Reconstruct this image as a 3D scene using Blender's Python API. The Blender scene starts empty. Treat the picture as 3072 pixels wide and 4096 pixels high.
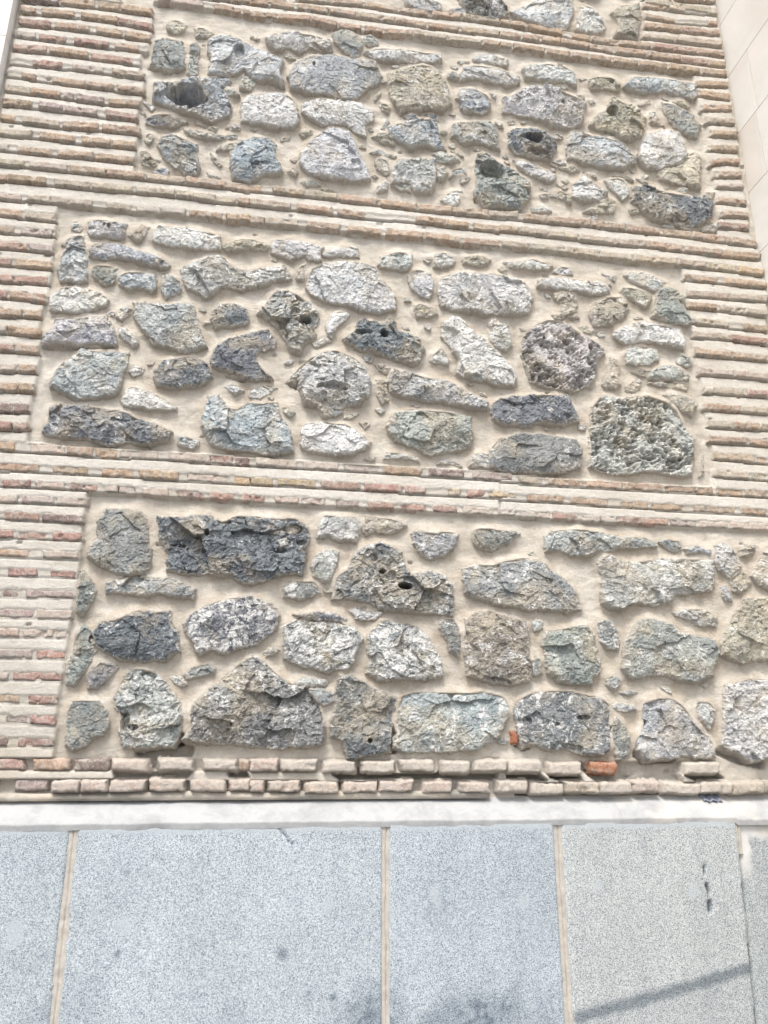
import bpy, math, random
import numpy as np
from mathutils import Matrix, Vector
R = math.radians
SC = bpy.context.scene

# ------------------------------------------------------------------ camera, sky, sun, exposure
CAMD, CAMZ = 2.4, 1.6                      # metres in front of the wall, eye height
PITCH, YAW, ROLL = R(17.3), R(8.35), R(0.2)
FPX = 3000.0
cam_d = bpy.data.cameras.new('camera')
cam = bpy.data.objects.new('camera', cam_d); SC.collection.objects.link(cam); SC.camera = cam
cam_d.sensor_fit = 'VERTICAL'; cam_d.sensor_height = 36.0; cam_d.sensor_width = 27.0
cam_d.lens = FPX / 4096 * 36.0; cam_d.clip_start = 0.05; cam_d.clip_end = 500
fw = np.array([math.sin(YAW) * math.cos(PITCH), math.cos(YAW) * math.cos(PITCH), math.sin(PITCH)])
rt0 = np.array([math.cos(YAW), -math.sin(YAW), 0.0]); up0 = np.cross(rt0, fw)
rt = math.cos(ROLL) * rt0 + math.sin(ROLL) * up0
up = -math.sin(ROLL) * rt0 + math.cos(ROLL) * up0
cam.matrix_world = Matrix(((rt[0], up[0], -fw[0], 0), (rt[1], up[1], -fw[1], -CAMD),
                           (rt[2], up[2], -fw[2], CAMZ), (0, 0, 0, 1)))

SUN_EL, SUN_ROT = R(62), R(206)
w = bpy.data.worlds.new('World'); SC.world = w; w.use_nodes = True
nt = w.node_tree; nt.nodes.clear()
sky = nt.nodes.new('ShaderNodeTexSky'); sky.sky_type = 'NISHITA'; sky.sun_disc = False
sky.sun_elevation = SUN_EL; sky.sun_rotation = SUN_ROT; sky.air_density = 1.0; sky.dust_density = 4.0; sky.ozone_density = 1.0
hs = nt.nodes.new('ShaderNodeHueSaturation'); hs.inputs['Saturation'].default_value = 0.38
bg = nt.nodes.new('ShaderNodeBackground'); bg.inputs['Strength'].default_value = 0.14
wo = nt.nodes.new('ShaderNodeOutputWorld')
nt.links.new(sky.outputs[0], hs.inputs['Color']); nt.links.new(hs.outputs[0], bg.inputs[0]); nt.links.new(bg.outputs[0], wo.inputs[0])
sd = bpy.data.lights.new('sun', 'SUN'); sd.energy = 1.6; sd.angle = R(18); sd.color = (1.0, 0.96, 0.9)
so = bpy.data.objects.new('sun', sd); SC.collection.objects.link(so)
sv = Vector((math.sin(SUN_ROT) * math.cos(SUN_EL), math.cos(SUN_ROT) * math.cos(SUN_EL), math.sin(SUN_EL)))
so.rotation_euler = sv.to_track_quat('Z', 'Y').to_euler(); so.location = (-3, -6, 9)
SC.view_settings.view_transform = 'Standard'; SC.view_settings.look = 'None'
SC.view_settings.gamma = 1.0; SC.view_settings.use_curve_mapping = False
SC.view_settings.exposure = 1.13

# ------------------------------------------------------------------ helpers
CR = {'A': (0, 0), 'B': (1000, 0), 'C': (2000, 0), 'D': (0, 800), 'E': (1000, 800), 'F': (2072, 800),
      'G': (0, 1700), 'H': (1000, 1700), 'I': (2072, 1700), 'J': (0, 2500), 'K': (1000, 2500), 'L': (2072, 2500),
      'M': (0, 3096), 'N': (1000, 3096), 'P': (2072, 3096)}
def src(c, x, y):
    o = CR[c]; return o[0] + x / 1.659, o[1] + y / 1.659
def ray(px, py):
    return fw + rt * (px - 1536.0) / FPX + up * (2048.0 - py) / FPX
def at(px, py, Y=0.0):                     # measured photo point -> (x, z) on the vertical plane y = Y
    d = ray(px, py); t = (Y + CAMD) / d[1]
    return d[0] * t, CAMZ + d[2] * t
def atc(c, x, y, Y=0.0): return at(*src(c, x, y), Y)
def pts(s): return [tuple(float(v) for v in p.split(',')) for p in s.split()]

def hsh(ix, iy, seed):
    h = (ix.astype(np.int64) * 374761393 + iy.astype(np.int64) * 668265263 + seed * 974711) & 0xffffffff
    h = ((h ^ (h >> 13)) * 1274126177) & 0xffffffff
    h = ((h ^ (h >> 15)) * 2246822519) & 0xffffffff
    return ((h ^ (h >> 16)) & 0xffffff) / float(0xffffff)
def vnoise(x, y, seed=0):
    ix = np.floor(x); iy = np.floor(y); fx = x - ix; fy = y - iy
    u = fx * fx * fx * (fx * (fx * 6 - 15) + 10); v = fy * fy * fy * (fy * (fy * 6 - 15) + 10)
    a = hsh(ix, iy, seed); b = hsh(ix + 1, iy, seed); c = hsh(ix, iy + 1, seed); d = hsh(ix + 1, iy + 1, seed)
    return ((a * (1 - u) + b * u) * (1 - v) + (c * (1 - u) + d * u) * v) * 2 - 1
def fbm(x, z, scale, octv=4, seed=0, gain=0.5):
    s = 0; a = 1.0; n = 0
    for k in range(octv):
        ang = 0.5 + k * 1.1; ca, sa = math.cos(ang), math.sin(ang)
        s = s + a * vnoise((x * ca - z * sa) * scale, (x * sa + z * ca) * scale, seed + k * 17); n += a
        a *= gain; scale *= 2.03
    return s / n
def cells(x, z, size, seed, tilt, off):
    """fractured surface: every cell is a plane of its own tilt and level"""
    gx = x / size; gz = z / size; ix = np.floor(gx); iz = np.floor(gz)
    best = np.full(x.shape, 9.0); val = np.zeros(x.shape); f2 = np.full(x.shape, 9.0)
    for dx in (-1, 0, 1):
        for dz in (-1, 0, 1):
            cx = ix + dx; cz = iz + dz
            px = cx + 0.5 + (hsh(cx, cz, seed) - .5) * .95; pz = cz + 0.5 + (hsh(cx, cz, seed + 5) - .5) * .95
            d = np.hypot((gx - px) * .8, (gz - pz) * 1.15)
            h = (hsh(cx, cz, seed + 9) - .5) * 2 * off + ((gx - px) * (hsh(cx, cz, seed + 13) - .5) + (gz - pz) * (hsh(cx, cz, seed + 21) - .5)) * 2 * tilt * size
            m = d < best
            f2 = np.where(m, best, np.minimum(f2, d)); val = np.where(m, h, val); best = np.where(m, d, best)
    return val, best, f2
def sdist(x, z, poly):
    """signed distance, positive inside"""
    P = np.array(poly); d2 = np.full(x.shape, 1e9); ins = np.zeros(x.shape, bool)
    for i in range(len(P)):
        a = P[i]; b = P[(i + 1) % len(P)]; e = b - a; L = float(e @ e) + 1e-12
        t = np.clip(((x - a[0]) * e[0] + (z - a[1]) * e[1]) / L, 0, 1)
        d2 = np.minimum(d2, (x - a[0] - t * e[0]) ** 2 + (z - a[1] - t * e[1]) ** 2)
        if abs(b[1] - a[1]) > 1e-9:
            cross = ((a[1] > z) != (b[1] > z)) & (x < (b[0] - a[0]) * (z - a[1]) / (b[1] - a[1]) + a[0])
            ins ^= cross
    return np.where(ins, 1, -1) * np.sqrt(d2)

def grid_obj(name, X, Z, Y, keep, mat, parent, attrs=None, origin=None, smooth=True):
    """mesh over a height field (X, Z across the wall, Y depth); keep masks the vertices"""
    nz, nx = X.shape
    idx = -np.ones(X.shape, np.int64); idx[keep] = np.arange(keep.sum())
    q = keep[:-1, :-1] & keep[:-1, 1:] & keep[1:, 1:] & keep[1:, :-1]
    F = np.stack([idx[:-1, :-1][q], idx[:-1, 1:][q], idx[1:, 1:][q], idx[1:, :-1][q]], 1)
    if len(F) == 0: return None
    V = np.stack([X[keep], Y[keep], Z[keep]], 1)
    if origin is None: origin = (0.0, 0.0, 0.0)
    V = V - np.array(origin)
    me = bpy.data.meshes.new(name)
    me.vertices.add(len(V)); me.vertices.foreach_set('co', V.astype(np.float32).ravel())
    me.loops.add(F.size); me.loops.foreach_set('vertex_index', F.astype(np.int32).ravel())
    me.polygons.add(len(F)); me.polygons.foreach_set('loop_start', (np.arange(len(F)) * 4).astype(np.int32))
    me.polygons.foreach_set('use_smooth', np.full(len(F), smooth))
    for k, a in (attrs or {}).items():
        at_ = me.attributes.new(k, 'FLOAT', 'POINT'); at_.data.foreach_set('value', a[keep].astype(np.float32))
    me.update(calc_edges=True); me.validate()
    me.materials.append(mat)
    o = bpy.data.objects.new(name, me); SC.collection.objects.link(o)
    o.location = origin; o.parent = parent
    return o
def box_obj(name, x0, x1, y0, y1, z0, z1, mat, parent, bev=0.0, kind=None):
    import bmesh
    bm = bmesh.new(); bmesh.ops.create_cube(bm, size=1)
    c = ((x0 + x1) / 2, (y0 + y1) / 2, (z0 + z1) / 2)
    bmesh.ops.scale(bm, vec=(x1 - x0, y1 - y0, z1 - z0), verts=bm.verts)
    if bev: bmesh.ops.bevel(bm, geom=bm.edges[:], offset=bev, segments=2, affect='EDGES', profile=.6)
    me = bpy.data.meshes.new(name); bm.to_mesh(me); bm.free(); me.materials.append(mat)
    o = bpy.data.objects.new(name, me); SC.collection.objects.link(o); o.location = c; o.parent = parent
    if kind: o['kind'] = kind
    return o
def thing(name, label, cat, loc=(0, 0, 0)):
    o = bpy.data.objects.new(name, None); SC.collection.objects.link(o); o['label'] = label; o['category'] = cat
    return o

# ------------------------------------------------------------------ materials
class NB:
    def __init__(s, name):
        s.m = bpy.data.materials.new(name); s.m.use_nodes = True; s.t = s.m.node_tree
        s.b = s.t.nodes['Principled BSDF']; s.b.inputs['Roughness'].default_value = .9
        s.b.inputs['Specular IOR Level'].default_value = .25
        s.tc = s.n('ShaderNodeTexCoord'); s.oi = s.n('ShaderNodeObjectInfo')
    def n(s, t): return s.t.nodes.new(t)
    def l(s, a, b): s.t.links.new(a, b)
    def coord(s, rnd=True):
        if not rnd: return s.tc.outputs['Object']
        a = s.n('ShaderNodeVectorMath'); a.operation = 'ADD'
        m = s.n('ShaderNodeMath'); m.operation = 'MULTIPLY'; m.inputs[1].default_value = 37
        s.l(s.oi.outputs['Random'], m.inputs[0]); s.l(s.tc.outputs['Object'], a.inputs[0]); s.l(m.outputs[0], a.inputs[1])
        return a.outputs[0]
    def noise(s, v, scale, det=4, rough=.6, dist=0.0):
        n = s.n('ShaderNodeTexNoise'); n.inputs['Scale'].default_value = scale; n.inputs['Detail'].default_value = det
        n.inputs['Roughness'].default_value = rough; n.inputs['Distortion'].default_value = dist; s.l(v, n.inputs['Vector']); return n.outputs[0]
    def vor(s, v, scale, out='Distance', rand=1.0):
        n = s.n('ShaderNodeTexVoronoi'); n.inputs['Scale'].default_value = scale; n.inputs['Randomness'].default_value = rand
        s.l(v, n.inputs['Vector']); return n.outputs[out]
    def rng(s, a, lo, hi, o0=0.0, o1=1.0):
        n = s.n('ShaderNodeMapRange'); n.inputs[1].default_value = lo; n.inputs[2].default_value = hi
        n.inputs[3].default_value = o0; n.inputs[4].default_value = o1; s.l(a, n.inputs[0]); return n.outputs[0]
    def math(s, op, a, b):
        n = s.n('ShaderNodeMath'); n.operation = op
        for i, v in enumerate((a, b)):
            if isinstance(v, (int, float)): n.inputs[i].default_value = v
            else: s.l(v, n.inputs[i])
        return n.outputs[0]
    def mix(s, f, a, b, blend='MIX'):
        n = s.n('ShaderNodeMix'); n.data_type = 'RGBA'; n.blend_type = blend
        for i, v in ((0, f), (6, a), (7, b)):
            if isinstance(v, (int, float)): n.inputs[i].default_value = v
            elif isinstance(v, tuple): n.inputs[i].default_value = (*v, 1)
            else: s.l(v, n.inputs[i])
        return n.outputs[2]
    def attr(s, name):
        n = s.n('ShaderNodeAttribute'); n.attribute_name = name; return n.outputs['Fac']
    def bump(s, h, dist, strength=1.0, prev=None):
        n = s.n('ShaderNodeBump'); n.inputs['Distance'].default_value = dist; n.inputs['Strength'].default_value = strength
        s.l(h, n.inputs['Height'])
        if prev is not None: s.l(prev, n.inputs['Normal'])
        return n.outputs[0]
    def done(s, col, nrm=None):
        s.l(col, s.b.inputs['Base Color'])
        if nrm is not None: s.l(nrm, s.b.inputs['Normal'])
        return s.m

MORTAR = (.53, .485, .42); LIME = (.64, .60, .53)
def mat_stone():
    b = NB('rubble_stone'); v = b.coord(); base = b.oi.outputs['Color']; sh = b.oi.outputs['Alpha']
    big = b.noise(v, 11, 6, .65, .5); mid = b.noise(v, 34, 8, .74, .5); fine = b.noise(v, 150, 5, .8); sp = b.noise(v, 430, 2, .8)
    c = b.mix(b.rng(b.noise(v, 8, 5, .6, .3), .47, .60, 0, .6), base, (.50, .43, .33))            # ochre weathering
    c = b.mix(b.rng(big, .42, .58), b.mix(1.0, c, (.80, .815, .82), 'MULTIPLY'), b.mix(1.0, c, (1.15, 1.145, 1.12), 'MULTIPLY'))
    c = b.mix(b.rng(b.noise(v, 6, 4, .6, .6), .56, .64, 0, .4), c, b.mix(1.0, c, (.76, .80, .86), 'MULTIPLY'))
    c = b.mix(b.rng(mid, .37, .47, .7, 0), c, b.mix(1.0, c, (.50, .51, .51), 'MULTIPLY'))
    cr = b.math('ADD', b.noise(v, 20, 10, .78, .9), b.math('MULTIPLY', b.math('SUBTRACT', sh, .5), .24))
    c = b.mix(b.rng(cr, .545, .575, 0, .85), c, (.80, .79, .765))                                    # pale lime crust
    cr2 = b.math('ADD', b.noise(v, 60, 8, .78, .4), b.math('MULTIPLY', b.math('SUBTRACT', sh, .5), .20))
    c = b.mix(b.rng(cr2, .56, .60, 0, .7), c, (.72, .715, .69))
    c = b.mix(b.rng(fine, .36, .48, .6, 0), c, b.mix(1.0, c, (.42, .42, .43), 'MULTIPLY'))
    c = b.mix(b.rng(fine, .54, .66, 0, .45), c, b.mix(1.0, c, (1.5, 1.5, 1.48), 'MULTIPLY'))
    c = b.mix(b.rng(sp, .60, .72, 0, .4), c, (.80, .81, .82))
    rim = b.attr('rim')
    rm = b.math('ADD', rim, b.math('MULTIPLY', b.math('SUBTRACT', b.noise(v, 38, 9, .8), .5), 2.8))
    c = b.mix(b.rng(rm, .58, .74, 0, .85), c, MORTAR)
    h1 = b.noise(v, 70, 9, .82, .2); n = b.bump(h1, .013, .8); n = b.bump(fine, .005, 1.0, n)
    return b.done(c, n)
def mat_brick():
    b = NB('old_brick'); v = b.coord(); base = b.oi.outputs['Color']; sh = b.oi.outputs['Alpha']
    n1 = b.noise(v, 30, 5, .65, .4); n2 = b.noise(v, 150, 4, .75); n3 = b.noise(v, 420, 2, .8)
    c = b.mix(b.rng(n1, .3, .7), b.mix(1.0, base, (.85, .83, .82), 'MULTIPLY'), b.mix(1.0, base, (1.3, 1.28, 1.24), 'MULTIPLY'))
    c = b.mix(b.rng(n2, .40, .56, .7, 0), c, b.mix(1.0, c, (.55, .52, .50), 'MULTIPLY'))
    g = b.noise(v, 16, 5, .6); c = b.mix(b.rng(g, .56, .68, 0, .55), c, (.30, .27, .22))
    lm = b.math('ADD', b.noise(v, 48, 7, .72, .5), b.math('MULTIPLY', b.math('SUBTRACT', sh, .5), .42))
    lm = b.math('ADD', lm, b.math('MULTIPLY', b.attr('rim'), .10))
    c = b.mix(b.rng(lm, .48, .62, 0, .78), c, (.59, .54, .475))
    c = b.mix(b.rng(n3, .60, .72, 0, .4), c, (.70, .66, .60))
    c = b.mix(b.rng(b.noise(v, 110, 5, .8), .34, .44, .6, 0), c, (.20, .155, .125))
    n = b.bump(b.noise(v, 70, 9, .82), .014, .9); n = b.bump(n3, .002, .7, n)
    return b.done(c, n)
def mat_mortar():
    b = NB('lime_mortar'); v = b.coord(False); zone = b.attr('zone'); dirt_shade = b.attr('grime_shade')
    n1 = b.noise(v, 3.5, 6, .6, .3); n2 = b.noise(v, 40, 6, .7); n3 = b.noise(v, 480, 2, .8)
    tan = b.mix(b.rng(n1, .35, .65), (.52, .47, .39), (.65, .605, .535))
    lim = b.mix(b.rng(n1, .3, .7), (.54, .50, .435), (.655, .625, .57))
    zz = b.math('ADD', zone, b.math('MULTIPLY', b.math('SUBTRACT', n2, .5), .5))
    c = b.mix(b.rng(zz, .3, .7), tan, lim)
    c = b.mix(b.rng(n2, .54, .70, 0, .3), c, (.39, .325, .25))
    c = b.mix(b.rng(b.noise(v, 17, 8, .78, .4), .50, .60, 0, .35), c, (.66, .63, .58))
    c = b.mix(b.rng(b.noise(v, 90, 6, .82), .34, .46, .4, 0), c, (.36, .315, .255))
    c = b.mix(b.math('MULTIPLY', b.attr('brown_tint'), b.rng(b.noise(v, 14, 7, .75), .42, .62)), c, (.40, .325, .245))  # brown patches in the mortar, stronger close to the stones
    c = b.mix(b.rng(n3, .32, .44, .38, 0), c, (.30, .255, .20))
    c = b.mix(b.rng(n3, .60, .70, 0, .3), c, (.78, .75, .70))
    c = b.mix(dirt_shade, c, (.20, .19, .17))  # stain on the fillet, painted shade in the recesses
    mp = b.n('ShaderNodeMapping'); mp.inputs['Scale'].default_value = (.6, 1, 1.3); b.l(v, mp.inputs['Vector'])
    n = b.bump(b.noise(mp.outputs[0], 22, 7, .68, 1.0), .012, .55); n = b.bump(b.noise(v, 130, 8, .85), .008, .9, n)
    return b.done(c, n)
def mat_granite():
    b = NB('granite'); v = b.coord(); base = b.oi.outputs['Color']
    g1 = b.vor(v, 560, 'Color'); sep = b.n('ShaderNodeSeparateColor'); b.l(g1, sep.inputs[0]); r = sep.outputs[0]
    n1 = b.noise(v, 270, 5, .85)
    k = b.math('ADD', b.math('MULTIPLY', r, .55), b.math('MULTIPLY', n1, .9))
    ramp = b.n('ShaderNodeValToRGB'); e = ramp.color_ramp.elements
    e[0].position = .42; e[0].color = (.08, .10, .125, 1); e[1].position = .98; e[1].color = (.60, .63, .645, 1)
    x = ramp.color_ramp.elements.new(.56); x.color = (.25, .29, .32, 1)
    x = ramp.color_ramp.elements.new(.74); x.color = (.41, .45, .47, 1)
    b.l(k, ramp.inputs[0])
    c = b.mix(1.0, ramp.outputs[0], base, 'MULTIPLY')
    big = b.noise(v, 3.5, 7, .7, .3); c = b.mix(b.rng(big, .38, .66, 0, .5), c, b.mix(1.0, c, (.80, .80, .80), 'MULTIPLY'))
    mp = b.n('ShaderNodeMapping'); mp.inputs['Scale'].default_value = (1, 1, .16); b.l(v, mp.inputs['Vector'])
    c = b.mix(b.rng(b.noise(mp.outputs[0], 9, 6, .65, .2), .42, .64, 0, .4), c, b.mix(1.0, c, (.76, .78, .80), 'MULTIPLY'))
    c = b.mix(b.attr('stain'), c, b.mix(1.0, c, (.36, .40, .45), 'MULTIPLY'))
    c = b.mix(b.attr('hazy'), c, (.38, .415, .44))
    c = b.mix(b.attr('lime'), c, b.mix(b.rng(big, .4, .6), (.40, .375, .33), (.55, .54, .52)))
    n = b.bump(n1, .0015, .5); n = b.bump(b.noise(v, 18, 5, .6), .004, .4, n)
    b.b.inputs['Roughness'].default_value = .7
    return b.done(c, n)
def mat_ledge():
    b = NB('white_render'); v = b.coord(False)
    n1 = b.noise(v, 9, 6, .7, .3); n2 = b.noise(v, 70, 5, .7)
    c = b.mix(b.rng(n1, .46, .66, 0, .8), (.335, .34, .34), (.235, .24, .245))
    c = b.mix(b.attr('worn'), c, (.60, .55, .48))
    c = b.mix(b.rng(n2, .62, .74, 0, .4), c, (.50, .50, .50))
    n = b.bump(n2, .002, .5); n = b.bump(b.noise(v, 14, 4, .6), .008, .4, n)
    return b.done(c, n)
def mat_lime():
    b = NB('limestone_block'); v = b.coord()
    n1 = b.noise(v, 3, 6, .6, .4); n2 = b.noise(v, 300, 3, .8); n3 = b.noise(v, 1.1, 3, .5)
    c = b.mix(b.rng(n1, .35, .7), (.69, .66, .61), (.80, .78, .745))
    c = b.mix(b.rng(n3, .5, .7, 0, .35), c, (.70, .58, .46))
    c = b.mix(b.rng(n2, .3, .45, .2, 0), c, (.45, .42, .38))
    return b.done(c, b.bump(b.noise(v, 45, 6, .7), .002, .4))
def mat_plain(name, col, sc=40, var=.25, rough=.9):
    b = NB(name); v = b.coord(False); b.b.inputs['Roughness'].default_value = rough
    k = b.noise(v, sc, 5, .7)
    return b.done(b.mix(b.rng(k, .3, .7), tuple(x * (1 - var) for x in col), tuple(min(1, x * (1 + var)) for x in col)), b.bump(k, .003, .5))
M_ST, M_BR, M_MO, M_GR, M_LE, M_LI = mat_stone(), mat_brick(), mat_mortar(), mat_granite(), mat_ledge(), mat_lime()
M_JO = mat_plain('joint_mortar', (.40, .37, .33), 40, .22)
M_CORE = mat_plain('rubble_core', (.12, .11, .10), 30, .3)
M_PAVE = mat_plain('pavement_stone', (.20, .195, .19), 6, .15)
M_PAPER = mat_plain('blue_grey_paper', (.19, .205, .25), 90, .2)
M_DARK = mat_plain('joint_grout', (.16, .11, .09), 60, .2)

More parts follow.
